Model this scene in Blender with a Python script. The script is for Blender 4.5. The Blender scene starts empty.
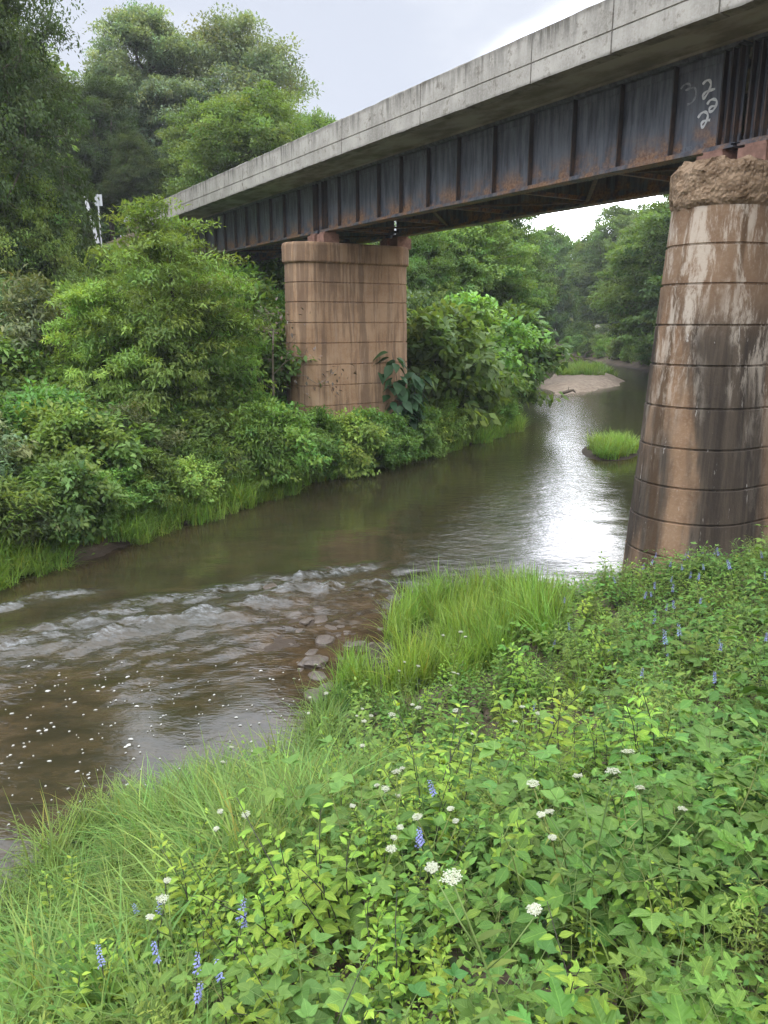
import bpy, math, random
import numpy as np
from mathutils import Vector, Matrix

rng = np.random.default_rng(11)
random.seed(11)
scene = bpy.context.scene
col = scene.collection
rad = math.radians
IW, IH, FPX, CAM_H, PITCH = 768, 1024, 769.0, 5.2, rad(14.0)
cP, sP = math.cos(PITCH), math.sin(PITCH)

# ------------------------------------------------------------------ camera
cam_d = bpy.data.cameras.new('camera')
cam = bpy.data.objects.new('camera', cam_d)
col.objects.link(cam)
cam.location = (0, 0, CAM_H)
cam.rotation_euler = (rad(90) - PITCH, 0, 0)
cam_d.sensor_fit = 'VERTICAL'
cam_d.sensor_height = 36.0
cam_d.lens = 36.0 * FPX / IH
cam_d.clip_start = 0.05
cam_d.clip_end = 3000
scene.camera = cam


def ray(px, py):
    dx, dy, dz = px - 384.0, FPX, 512.0 - py
    return np.array([dx, dy * cP + dz * sP, -dy * sP + dz * cP])


def project(P):
    P = np.atleast_2d(np.asarray(P, float)) - [0, 0, CAM_H]
    fy = P[:, 1] * cP - P[:, 2] * sP
    uz = P[:, 1] * sP + P[:, 2] * cP
    fy = np.where(np.abs(fy) < 1e-3, 1e-3, fy)
    return 384 + FPX * P[:, 0] / fy, 512 - FPX * uz / fy, fy


def at(px, Y):
    """world x for a column px at ground distance Y (at eye level)"""
    w = ray(px, 320)
    return w[0] / w[1] * Y


def top_z(py, Y):
    w = ray(384, py)
    return CAM_H + w[2] / w[1] * Y


# ------------------------------------------------------------------ noise
def _hash(ix, iy, seed):
    h = (ix.astype(np.int64) * 374761393 + iy.astype(np.int64) * 668265263 + seed * 144665) & 0x7fffffff
    h = ((h ^ (h >> 13)) * 1274126177) & 0x7fffffff
    return ((h ^ (h >> 16)) & 0xffff) / 65535.0


def vnoise(x, y, seed=0):
    x = np.asarray(x, float); y = np.asarray(y, float)
    ix, iy = np.floor(x), np.floor(y)
    fx, fy = x - ix, y - iy
    fx = fx * fx * (3 - 2 * fx); fy = fy * fy * (3 - 2 * fy)
    a, b = _hash(ix, iy, seed), _hash(ix + 1, iy, seed)
    c, d = _hash(ix, iy + 1, seed), _hash(ix + 1, iy + 1, seed)
    return (a + (b - a) * fx) * (1 - fy) + (c + (d - c) * fx) * fy


def fbm(x, y, seed=0, o=4):
    s, a, t = 0, 1.0, 0
    for k in range(o):
        s = s + a * vnoise(x * 2 ** k + 17 * k, y * 2 ** k - 9 * k, seed + k); t += a; a *= .5
    return s / t


def sstep(a, b, x):
    t = np.clip((x - a) / (b - a), 0, 1)
    return t * t * (3 - 2 * t)


# ------------------------------------------------------------------ river and terrain
AZ = rad(31.6)
BV = np.array([-math.sin(AZ), math.cos(AZ)])       # along the bridge
NV = np.array([math.cos(AZ), math.sin(AZ)])        # across the bridge

LEFT = np.array([(-40, -60), (-22, -14), (-15, 1), (-11, 9), (-7.9, 14.5), (-7.1, 16.1), (-6.1, 17.6), (-4.9, 20.0), (-3.7, 22.3),
                 (-1.5, 26.2), (0.0, 28.7), (2.3, 30.9), (5.0, 35.1), (6.6, 38.1), (7.0, 43.5), (9.6, 55.5), (11.3, 66), (14.2, 82),
                 (13.0, 98), (4, 122), (-24, 146), (-90, 168), (-260, 190)], float)
RIGHT = np.array([(-26, -60), (-11, -12), (-6.5, -1), (-4.6, 3.6), (-3.5, 5.8), (-3.0, 7.2), (-2.0, 7.7), (-0.9, 8.0), (-0.7, 9.5),
                  (-0.3, 11.2), (0.5, 12.9), (1.4, 14.3), (2.6, 14.9), (3.5, 14.6), (4.3, 13.9), (5.4, 14.4), (7.0, 16.0), (8.2, 17.6),
                  (10.3, 22), (13, 30), (17.5, 42), (22.5, 57), (26.0, 70), (28.0, 84), (27.0, 102), (20, 126), (-8, 156), (-85, 186), (-260, 212)], float)
POLY = np.vstack([LEFT, RIGHT[::-1]])


def seg_dist(x, y, P):
    d = np.full(x.shape, 1e9)
    for (x0, y0), (x1, y1) in zip(P[:-1], P[1:]):
        vx, vy = x1 - x0, y1 - y0
        t = np.clip(((x - x0) * vx + (y - y0) * vy) / (vx * vx + vy * vy), 0, 1)
        d = np.minimum(d, np.hypot(x - x0 - t * vx, y - y0 - t * vy))
    return d


def in_poly(x, y, P):
    c = np.zeros(x.shape, bool)
    j = len(P) - 1
    for i in range(len(P)):
        xi, yi, xj, yj = P[i, 0], P[i, 1], P[j, 0], P[j, 1]
        m = ((yi > y) != (yj > y)) & (x < (xj - xi) * (y - yi) / (yj - yi + 1e-12) + xi)
        c ^= m
        j = i
    return c


def sides(x, y):
    x = np.asarray(x, float); y = np.asarray(y, float)
    wx = x + (fbm(x * .9, y * .9, 5, 3) - .5) * .7
    wy = y + (fbm(x * .9 + 40, y * .9, 6, 3) - .5) * .7
    dl, dr = seg_dist(wx, wy, LEFT), seg_dist(wx, wy, RIGHT)
    return dl, dr, in_poly(wx, wy, POLY)


def ellip(x, y, cx, cy, rx, ry, ang=0):
    c, s = math.cos(ang), math.sin(ang)
    u, v = (x - cx) * c + (y - cy) * s, -(x - cx) * s + (y - cy) * c
    return 1 - np.sqrt((u / rx) ** 2 + (v / ry) ** 2)


def height(x, y):
    x = np.asarray(x, float); y = np.asarray(y, float)
    dl, dr, inside = sides(x, y)
    d = np.minimum(dl, dr)
    bed = -0.06 - np.minimum(.55, .16 * d)
    # riffle shallows by the gravel spit
    bed = np.maximum(bed, -.26 + .24 * np.clip(ellip(x, y, -.7, 12.0, 2.6, 3.2, .3) * 2.4, 0, 1) + (fbm(x * 2.2, y * 2.2, 12, 4) - .5) * .16)
    bar = ellip(x, y, 17.6, 69.5, 3.6, 15.0, -.34) + (fbm(x * .4, y * .25, 21, 4) - .5) * .9
    bed = np.maximum(bed, np.minimum(.55, bar * 1.3) - .05)
    isl = ellip(x, y, 9.3, 31.2, 1.2, 2.6, -.35)
    bed = np.maximum(bed, np.minimum(.16, isl * .5) - .03)
    bump = (fbm(x * .5, y * .5, 3, 4) - .5)
    n, b = x * NV[0] + y * NV[1], x * BV[0] + y * BV[1]
    # approach embankments at both ends of the bridge
    over = np.maximum(np.abs(n - 14.6) - 2.9, 0)
    e_l = 9.9 - over / 1.35 - np.maximum(42.6 - b, 0) / 1.15
    e_r = 9.9 - over / 1.6 - np.maximum(b + 7.6, 0) / 1.15
    hl = .26 * (1 - np.exp(-dl / .4)) + .30 * np.minimum(dl, 9) + .03 * np.maximum(dl - 9, 0) + bump * .7 * sstep(.3, 2, dl)
    far = sstep(45, 75, y)
    hl = hl * (1 - far * .5)
    hl = np.maximum(hl, np.maximum(e_l, e_r))
    hr = .10 * np.minimum(dr, .8) + .55 * np.clip(dr - .8, 0, 6.3) + .10 * np.maximum(dr - 7.1, 0)
    hr = hr * (1 - .72 * np.exp(-(((x - 2.7) / 3.0) ** 2 + ((y - 12.8) / 1.8) ** 2)))
    hr = np.where(y > 18, .3 * (1 - np.exp(-dr / .4)) + .22 * np.minimum(dr, 12), hr)
    hr = hr + bump * .5 * sstep(.3, 1.5, dr) + .03
    hr = np.maximum(hr, np.maximum(e_r, e_l))
    land = np.where(dl < dr, hl, hr)
    return np.where(inside, bed, land)


def h1(x, y):
    return float(height(np.array([x]), np.array([y]))[0])


# ------------------------------------------------------------------ mesh builder
class MB:
    def __init__(s):
        s.v, s.t, s.f, s.n, s.u = [], [], [], 0, []

    def add(s, V, F, tint=None, mat=0, smooth=False, uv=None):
        V = np.asarray(V, np.float32).reshape(-1, 3)
        F = np.asarray(F, np.int64)
        s.v.append(V)
        if tint is None:
            tint = np.ones((len(V), 3), np.float32)
        tint = np.asarray(tint, np.float32)
        if tint.ndim == 1:
            tint = np.repeat(tint[None], len(V), 0)
        s.t.append(tint)
        s.u.append(np.zeros((len(V), 3), np.float32) if uv is None else uv)
        s.f.append((F + s.n, mat, smooth))
        s.n += len(V)

    def box(s, x0, x1, y0, y1, z0, z1, mat=0):
        V = [(x, y, z) for z in (z0, z1) for y in (y0, y1) for x in (x0, x1)]
        s.add(V, [(0, 2, 3, 1), (4, 5, 7, 6), (0, 1, 5, 4), (2, 6, 7, 3), (0, 4, 6, 2), (1, 3, 7, 5)], mat=mat)

    def bar(s, a, b, w, h, mat=0):
        a, b = np.array(a, float), np.array(b, float)
        d = (b - a) / np.linalg.norm(b - a)
        u = np.cross(d, (0, 0, 1)); u = u / (np.linalg.norm(u) + 1e-9)
        v = np.cross(u, d)
        V = [p + sx * u * w / 2 + sy * v * h / 2 for p in (a, b) for sy in (-1, 1) for sx in (-1, 1)]
        s.add(V, [(0, 1, 3, 2), (4, 6, 7, 5), (0, 4, 5, 1), (2, 3, 7, 6), (0, 2, 6, 4), (1, 5, 7, 3)], mat=mat)

    def tube(s, pts, radii, sides=6, mat=0, tint=None, cap=True):
        pts = np.asarray(pts, float)
        k = len(pts)
        d = np.gradient(pts, axis=0)
        d /= np.linalg.norm(d, axis=1)[:, None] + 1e-9
        ref = np.where(np.abs(d[:, 2:3]) > .9, [[1.0, 0, 0]], [[0, 0, 1.0]])
        u = np.cross(d, ref); u /= np.linalg.norm(u, axis=1)[:, None] + 1e-9
        w = np.cross(d, u)
        a = np.linspace(0, 2 * np.pi, sides, endpoint=False)
        r = np.broadcast_to(np.asarray(radii, float), (k,))
        V = pts[:, None] + r[:, None, None] * (np.cos(a)[None, :, None] * u[:, None] + np.sin(a)[None, :, None] * w[:, None])
        i = np.arange(k - 1)[:, None] * sides
        j = np.arange(sides)[None]
        jn = (j + 1) % sides
        F = np.stack([i + j, i + jn, i + sides + jn, i + sides + j], -1).reshape(-1, 4)
        s.add(V.reshape(-1, 3), F, tint, mat, True)
        if cap:
            s.f.append((np.array([np.arange(sides)[::-1] + s.n - k * sides]), mat, False))
            s.f.append((np.array([np.arange(sides) + s.n - sides]), mat, False))

    def data(s, name, mats):
        V = np.concatenate(s.v)
        T = np.concatenate(s.t)
        loops = np.concatenate([f.reshape(-1) for f, _, _ in s.f])
        sizes = np.concatenate([np.full(len(f), f.shape[1]) for f, _, _ in s.f])
        mi = np.concatenate([np.full(len(f), m) for f, m, _ in s.f])
        sm = np.concatenate([np.full(len(f), q) for f, _, q in s.f])
        me = bpy.data.meshes.new(name)
        me.vertices.add(len(V)); me.vertices.foreach_set('co', V.reshape(-1).astype(np.float32))
        me.loops.add(len(loops)); me.loops.foreach_set('vertex_index', loops.astype(np.int32))
        me.polygons.add(len(sizes))
        st = np.concatenate([[0], np.cumsum(sizes)[:-1]])
        me.polygons.foreach_set('loop_start', st.astype(np.int32))
        me.polygons.foreach_set('loop_total', sizes.astype(np.int32))
        me.polygons.foreach_set('material_index', mi.astype(np.int32))
        me.polygons.foreach_set('use_smooth', sm.astype(bool))
        at_ = me.attributes.new('tint', 'FLOAT_COLOR', 'POINT')
        at_.data.foreach_set('color', np.concatenate([T, np.ones((len(T), 1), np.float32)], 1).reshape(-1).astype(np.float32))
        if any(q.any() for q in s.u):
            a2 = me.attributes.new('leafpos', 'FLOAT_VECTOR', 'POINT')
            a2.data.foreach_set('vector', np.concatenate(s.u).reshape(-1).astype(np.float32))
        for m in (mats if isinstance(mats, (list, tuple)) else [mats]):
            me.materials.append(m)
        me.update(calc_edges=True)
        me.validate()
        return me

    def build(s, name, mats, parent=None, loc=None, rotz=0.0):
        o = bpy.data.objects.new(name, s.data(name, mats))
        col.objects.link(o)
        if parent is not None:
            o.parent = parent
        if loc is not None:
            o.location = loc
        o.rotation_euler.z = rotz
        return o


def tag(o, label=None, cat=None, group=None, kind=None):
    for k, v in (('label', label), ('category', cat), ('group', group), ('kind', kind)):
        if v:
            o[k] = v
    return o


def empty(name, loc=(0, 0, 0), rotz=0.0):
    o = bpy.data.objects.new(name, None)
    o.empty_display_size = .2
    col.objects.link(o)
    o.location = loc
    o.rotation_euler = (0, 0, rotz)
    return o


def dup(o, loc, rotz=0.0, scale=(1, 1, 1), tilt=(0, 0), label=None):
    """a copy of a thing with copies of its parts (and of their sub-parts)"""
    r = o.copy(); col.objects.link(r)
    r.location = loc; r.rotation_euler = (tilt[0], tilt[1], rotz); r.scale = scale
    if label:
        r['label'] = label
    for ch in KIDS.get(o.name, []):
        c = ch.copy(); c.parent = r; col.objects.link(c)
        for g in KIDS.get(ch.name, []):
            q = g.copy(); q.parent = c; col.objects.link(q)
    return r


KIDS = {}


def kid(parent, o):
    o.parent = parent
    KIDS.setdefault(parent.name, []).append(o)
    return o


# ------------------------------------------------------------------ materials
def new_mat(name):
    m = bpy.data.materials.new(name); m.use_nodes = True
    nt = m.node_tree
    for n in list(nt.nodes):
        nt.nodes.remove(n)
    return m, nt, nt.nodes, nt.links


class NT:
    """small node-tree writer"""
    def __init__(s, name):
        s.m, s.nt, s.N, s.L = new_mat(name)
        s.out = s.N.new('ShaderNodeOutputMaterial')

    def n(s, t, **kw):
        q = s.N.new(t)
        for k, v in kw.items():
            setattr(q, k, v)
        return q

    def set(s, sock, v):
        if hasattr(v, 'is_output'):
            s.L.new(v, sock)
        elif isinstance(v, (tuple, list)) and len(v) == 3 and sock.type == 'RGBA':
            sock.default_value = (*v, 1)
        else:
            sock.default_value = v

    def coord(s, scale=(1, 1, 1), kind='Object', loc=(0, 0, 0), rot=(0, 0, 0)):
        tc = s.n('ShaderNodeTexCoord'); mp = s.n('ShaderNodeMapping')
        s.L.new(tc.outputs[kind], mp.inputs['Vector'])
        mp.inputs['Scale'].default_value = scale; mp.inputs['Location'].default_value = loc; mp.inputs['Rotation'].default_value = rot
        return mp.outputs['Vector']

    def noise(s, vec, scale, detail=4, rough=.55, dist=0.0):
        q = s.n('ShaderNodeTexNoise')
        s.L.new(vec, q.inputs['Vector'])
        q.inputs['Scale'].default_value = scale; q.inputs['Detail'].default_value = detail
        q.inputs['Roughness'].default_value = rough; q.inputs['Distortion'].default_value = dist
        return q.outputs['Fac']

    def ramp(s, fac, a, b, lo=0.0, hi=1.0):
        q = s.n('ShaderNodeMapRange'); q.interpolation_type = 'SMOOTHSTEP'
        s.L.new(fac, q.inputs['Value'])
        for k, v in (('From Min', a), ('From Max', b), ('To Min', lo), ('To Max', hi)):
            q.inputs[k].default_value = v
        return q.outputs['Result']

    def math(s, op, a, b=None):
        q = s.n('ShaderNodeMath', operation=op)
        s.set(q.inputs[0], a)
        if b is not None:
            s.set(q.inputs[1], b)
        return q.outputs[0]

    def mix(s, fac, a, b, mode='MIX'):
        q = s.n('ShaderNodeMix', data_type='RGBA', blend_type=mode)
        s.set(q.inputs[0], fac); s.set(q.inputs[6], a); s.set(q.inputs[7], b)
        return q.outputs[2]

    def sep(s, vec):
        q = s.n('ShaderNodeSeparateXYZ'); s.L.new(vec, q.inputs[0]); return q.outputs

    def bump(s, h, strength=.3, dist=.02, normal=None):
        q = s.n('ShaderNodeBump'); s.L.new(h, q.inputs['Height'])
        q.inputs['Strength'].default_value = strength; q.inputs['Distance'].default_value = dist
        if normal is not None:
            s.L.new(normal, q.inputs['Normal'])
        return q.outputs['Normal']

    def bsdf(s, color, rough=.8, spec=.3, normal=None, metallic=0.0):
        q = s.n('ShaderNodeBsdfPrincipled')
        s.set(q.inputs['Base Color'], color); s.set(q.inputs['Roughness'], rough)
        s.set(q.inputs['Specular IOR Level'], spec); s.set(q.inputs['Metallic'], metallic)
        if normal is not None:
            s.L.new(normal, q.inputs['Normal'])
        return q.outputs[0]

    def done(s, shader):
        s.L.new(shader, s.out.inputs['Surface']); return s.m


def leaf_mat(name, base, trans=.34, hue=.03, val=.25, rough=.5, spec=.22, veins=False):
    t = NT(name)
    a = t.n('ShaderNodeAttribute', attribute_name='tint')
    oi = t.n('ShaderNodeObjectInfo')
    c = t.mix(1.0, base, a.outputs['Color'], 'MULTIPLY')
    hs = t.n('ShaderNodeHueSaturation')
    t.set(hs.inputs['Hue'], t.ramp(oi.outputs['Random'], 0, 1, .5 - hue, .5 + hue))
    rnd2 = t.math('FRACT', t.math('MULTIPLY', oi.outputs['Random'], 7.31))
    t.set(hs.inputs['Value'], t.ramp(rnd2, 0, 1, 1 - val, 1 + val))
    t.set(hs.inputs['Color'], c)
    c = hs.outputs['Color']
    nrm = None
    if veins:
        lp = t.n('ShaderNodeAttribute', attribute_name='leafpos')
        x_, y_, _z = t.sep(lp.outputs['Vector'])
        ax_ = t.math('ABSOLUTE', x_)
        rib = t.ramp(ax_, .006, .022, 1, 0)
        side = t.math('ABSOLUTE', t.math('SINE', t.math('MULTIPLY', t.math('SUBTRACT', y_, t.math('MULTIPLY', ax_, .8)), 26.0)))
        vein = t.ramp(side, .0, .30, 1, 0)
        blot = t.noise(t.coord(), 28, 3, .6)
        c = t.mix(t.ramp(blot, .3, .7, 0, .42), c, t.mix(1.0, c, (.62, .70, .62), 'MULTIPLY'))
        c = t.mix(t.math('MULTIPLY', vein, .30), c, t.mix(1.0, c, (1.45, 1.35, 1.3), 'MULTIPLY'))
        c = t.mix(t.math('MULTIPLY', rib, .55), c, t.mix(1.0, c, (1.9, 1.6, 1.7), 'MULTIPLY'))
        nrm = t.bump(t.math('ADD', side, t.math('MULTIPLY', rib, -1.0)), .35, .004)
    tr = t.n('ShaderNodeBsdfTranslucent')
    t.set(tr.inputs['Color'], t.mix(1.0, c, (1.25, 1.2, .55), 'MULTIPLY'))
    ms = t.n('ShaderNodeMixShader')
    ms.inputs[0].default_value = trans
    t.L.new(t.bsdf(c, rough, spec, nrm), ms.inputs[1]); t.L.new(tr.outputs[0], ms.inputs[2])
    return t.done(ms.outputs[0])


M = {}
M['tree_dark'] = leaf_mat('leaf_tree_dark', (0.05, 0.08, 0.022), hue=.010, val=.18, trans=.45)
M['tree_mid'] = leaf_mat('leaf_tree_mid', (0.13, 0.208, 0.056), hue=.010, val=.18, trans=.45)
M['tree_grey'] = leaf_mat('leaf_tree_grey', (0.195, 0.262, 0.15), hue=.010, val=.18, trans=.45)
M['tree_yellow'] = leaf_mat('leaf_tree_yellow', (0.15, 0.232, 0.056), hue=.010, val=.18, trans=.45)
M['shrub'] = leaf_mat('leaf_shrub', (0.160, 0.268, 0.060), trans=.4, hue=.014, val=.22)
M['young'] = leaf_mat('leaf_young_tree', (0.19, 0.32, 0.074), trans=.42)
M['olive'] = leaf_mat('leaf_olive', (0.14, 0.195, 0.085))
M['dark_leaf'] = leaf_mat('leaf_pokeweed', (0.0341, 0.0806, 0.031))
M['herb'] = leaf_mat('leaf_herb', (.110, .198, .038), veins=True, rough=.40, spec=.16, hue=.02, val=.2)
M['trifol'] = leaf_mat('leaf_trifoliate', (.098, .182, .042), veins=True, rough=.40, spec=.16, hue=.015, val=.15)
M['yellow'] = leaf_mat('leaf_yellow_shoot', (0.175, 0.268, 0.038), veins=True, rough=.40, spec=.16, hue=.015, val=.15)
M['fine'] = leaf_mat('leaf_fine_weed', (.140, .212, .040), hue=.02, val=.2)
M['lobed'] = leaf_mat('leaf_lobed', (0.112, 0.205, 0.038), veins=True, rough=.40, spec=.16, hue=.015, val=.15)
M['grass'] = leaf_mat('grass_blade', (0.16, 0.262, 0.06), hue=.02, val=.2, trans=.4)
M['grass_bright'] = leaf_mat('grass_blade_bright', (0.195, 0.315, 0.058), hue=.012, val=.12, trans=.4)
M['under'] = leaf_mat('leaf_undergrowth_gap_shade', (0.018, 0.034, 0.007), hue=.0, val=.0)  # near-black leaf colour stands in for shade in the gaps between plants
M['stem'] = leaf_mat('stem_green', (.150, .200, .060), trans=.1)
M['stem_dark'] = leaf_mat('stem_dark', (.055, .050, .040), trans=.02)
M['blue'] = leaf_mat('petal_blue', (0.33, 0.37, 0.74), hue=.01, val=.1)
M['white'] = leaf_mat('petal_white', (0.48, 0.5, 0.4), hue=.0, val=.05)
M['ypetal'] = leaf_mat('petal_yellow', (.750, .520, .030), hue=.0, val=.05)
M['dry'] = leaf_mat('dry_twig', (.200, .165, .120), trans=.05)


def bark_mat():
    t = NT('bark')
    v = t.coord((1, 1, .25))
    n = t.noise(v, 9, 5, .65)
    c = t.mix(t.ramp(n, .35, .7), (.060, .048, .036), (.170, .145, .115))
    return t.done(t.bsdf(c, .9, .15, t.bump(n, .6, .03)))


M['bark'] = bark_mat()


def ground_mat():
    t = NT('bank_soil')
    v = t.coord()
    big = t.noise(v, .5, 5, .6)
    fine = t.noise(v, 9, 5, .7)
    vo = t.n('ShaderNodeTexVoronoi'); t.L.new(v, vo.inputs['Vector']); vo.inputs['Scale'].default_value = 14
    c = t.mix(t.ramp(big, .35, .65), (.055, .040, .026), (.115, .086, .056))
    c = t.mix(t.ramp(fine, .45, .75), c, (.150, .122, .090))
    c = t.mix(t.math('MULTIPLY', t.ramp(vo.outputs['Distance'], .0, .35, 1, 0), .35), c, (.26, .23, .19))
    z = t.sep(t.coord())[2]
    wet = t.ramp(z, .03, .20, 1, 0)
    c = t.mix(t.math('MULTIPLY', wet, .8), c, (.036, .026, .018))
    h = t.math('ADD', fine, t.math('MULTIPLY', vo.outputs['Distance'], -.6))
    return t.done(t.bsdf(c, .85, .25, t.bump(h, .7, .04)))


M['ground'] = ground_mat()


def sand_mat():
    t = NT('sandbar_gravel')
    v = t.coord()
    n = t.noise(v, 2.2, 5, .7)
    c = t.mix(t.ramp(n, .3, .7), (.165, .125, .090), (.290, .235, .180))
    return t.done(t.bsdf(c, .9, .2, t.bump(n, .5, .05)))


def water_mat():
    t = NT('river_water')
    v = t.coord()
    a = t.n('ShaderNodeAttribute', attribute_name='tint')   # R foam, G shallow bed showing, B ripple strength
    ch = t.n('ShaderNodeSeparateColor'); t.L.new(a.outputs['Color'], ch.inputs[0])
    # bed mottling seen through the turbid water
    m1 = t.noise(t.coord((1, 1.0, 1), rot=(0, 0, .9)), .55, 5, .6)
    m2 = t.noise(t.coord((.5, 1.3, 1), rot=(0, 0, -.55)), 2.4, 5, .65)
    deep = t.mix(t.ramp(m1, .35, .65), (.015, .019, .009), (.025, .027, .012))
    shal = t.mix(t.ramp(m2, .35, .65), (.030, .020, .010), (.068, .044, .022))
    vo = t.n('ShaderNodeTexVoronoi'); t.L.new(t.coord(), vo.inputs['Vector']); vo.inputs['Scale'].default_value = 6
    shal = t.mix(t.ramp(vo.outputs['Distance'], .1, .5, .55, 0), shal, (.018, .013, .008))
    c = t.mix(ch.outputs[1], deep, shal)
    f1 = t.noise(t.coord((1.0, 2.2, 1), rot=(0, 0, -.5)), 5.5, 8, .8, .15)
    foam = t.math('MULTIPLY', ch.outputs[0], t.ramp(f1, .42, .70))
    c = t.mix(foam, c, (.23, .245, .25))
    r = t.math('ADD', t.math('MULTIPLY', foam, .55), .04)
    w1 = t.noise(t.coord((1.1, 1.9, 1), rot=(0, 0, -.35)), 2.0, 3, .5, .3)
    w2 = t.noise(t.coord((1.0, 2.6, 1), rot=(0, 0, -.6)), 6.5, 3, .55, .4)
    w3 = t.noise(t.coord((1.0, 1.0, 1)), .7, 3, .5)
    hh = t.math('ADD', t.math('MULTIPLY', w1, .6), t.math('MULTIPLY', w2, .30))
    hh = t.math('MULTIPLY', hh, ch.outputs[2])
    hh = t.math('ADD', hh, t.math('MULTIPLY', w3, .18))
    nrm = t.bump(hh, 1.0, .034)
    q = t.n('ShaderNodeBsdfPrincipled')
    t.set(q.inputs['Base Color'], c); t.set(q.inputs['Roughness'], r)
    q.inputs['IOR'].default_value = 1.42
    q.inputs['Specular IOR Level'].default_value = .5
    t.L.new(nrm, q.inputs['Normal'])
    return t.done(q.outputs[0])


M['water'] = water_mat()


def parapet_mat():
    t = NT('weathered_concrete')
    v = t.coord()
    n = t.noise(v, 1.6, 6, .65)
    st = t.noise(t.coord((2.2, 2.2, .22)), 2.6, 6, .7)
    fine = t.noise(v, 22, 4, .6)
    c = t.mix(t.ramp(n, .3, .7), (.255, .240, .205), (.470, .445, .390))
    c = t.mix(t.ramp(fine, .4, .75, 0, .5), c, (.46, .445, .41))
    z = t.sep(t.coord())[2]
    edge = t.math('MAXIMUM', t.ramp(z, .30, .48, 0, 1), t.ramp(z, -.48, -.40, 1, 0))
    edge2 = t.ramp(z, -.10, .46, .0, .62)
    stain = t.math('MULTIPLY', t.ramp(st, .44, .60), t.math('ADD', edge2, .22))
    stain = t.math('MULTIPLY', stain, t.ramp(t.noise(v, .55, 4, .6), .38, .62, .25, 1))
    c = t.mix(stain, c, (.080, .076, .064))
    stain2 = t.math('MULTIPLY', edge, t.ramp(n, .35, .6, 0, .75))
    c = t.mix(stain2, c, (.080, .076, .062))
    mot = t.noise(v, 3.2, 8, .78)
    c = t.mix(t.ramp(mot, .50, .66, 0, .8), c, (.115, .100, .074))
    return t.done(t.bsdf(c, .9, .2, t.bump(t.math('ADD', fine, n), .25, .02)))


M['parapet'] = parapet_mat()


def soffit_mat():
    t = NT('deck_underside')
    n = t.noise(t.coord((1, .5, 1)), 1.1, 6, .65)
    c = t.mix(t.ramp(n, .38, .62), (.190, .172, .140), (.360, .335, .285))
    return t.done(t.bsdf(c, .92, .15, t.bump(n, .3, .03)))


M['soffit'] = soffit_mat()


def steel_mat():
    t = NT('dark_painted_steel')
    v = t.coord()
    n = t.noise(v, 1.8, 6, .65)
    st = t.noise(t.coord((2.6, 2.6, .3)), 2.2, 6, .7)
    fine = t.noise(v, 16, 5, .7)
    c = t.mix(t.ramp(st, .32, .68), (.045, .050, .062), (.150, .162, .185))
    c = t.mix(t.ramp(fine, .55, .75, 0, .4), c, (.16, .16, .165))
    z = t.sep(t.coord())[2]
    low = t.ramp(z, .08, .75, 1, 0)
    rust = t.math('MULTIPLY', low, t.ramp(n, .40, .62))
    rc = t.mix(t.ramp(fine, .35, .65), (.170, .078, .036), (.370, .215, .115))
    c = t.mix(rust, c, rc)
    spot = t.ramp(t.noise(v, 4.5, 6, .75), .60, .70, 0, .55)
    c = t.mix(spot, c, (.090, .048, .030))
    return t.done(t.bsdf(c, t.ramp(fine, .3, .7, .42, .68), .4, t.bump(fine, .12, .01)))


M['steel'] = steel_mat()


def rust_mat():
    t = NT('rusty_stiffener_steel')
    n = t.noise(t.coord((1, 1, .5)), 5, 6, .7)
    z = t.sep(t.coord())[2]
    low = t.ramp(z, .1, 1.0, .9, .15)
    c = t.mix(t.math('MULTIPLY', low, t.ramp(n, .36, .6)), (.045, .046, .050), (.165, .095, .058))
    return t.done(t.bsdf(c, .65, .35, t.bump(n, .15, .01)))


M['rust'] = rust_mat()


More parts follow.
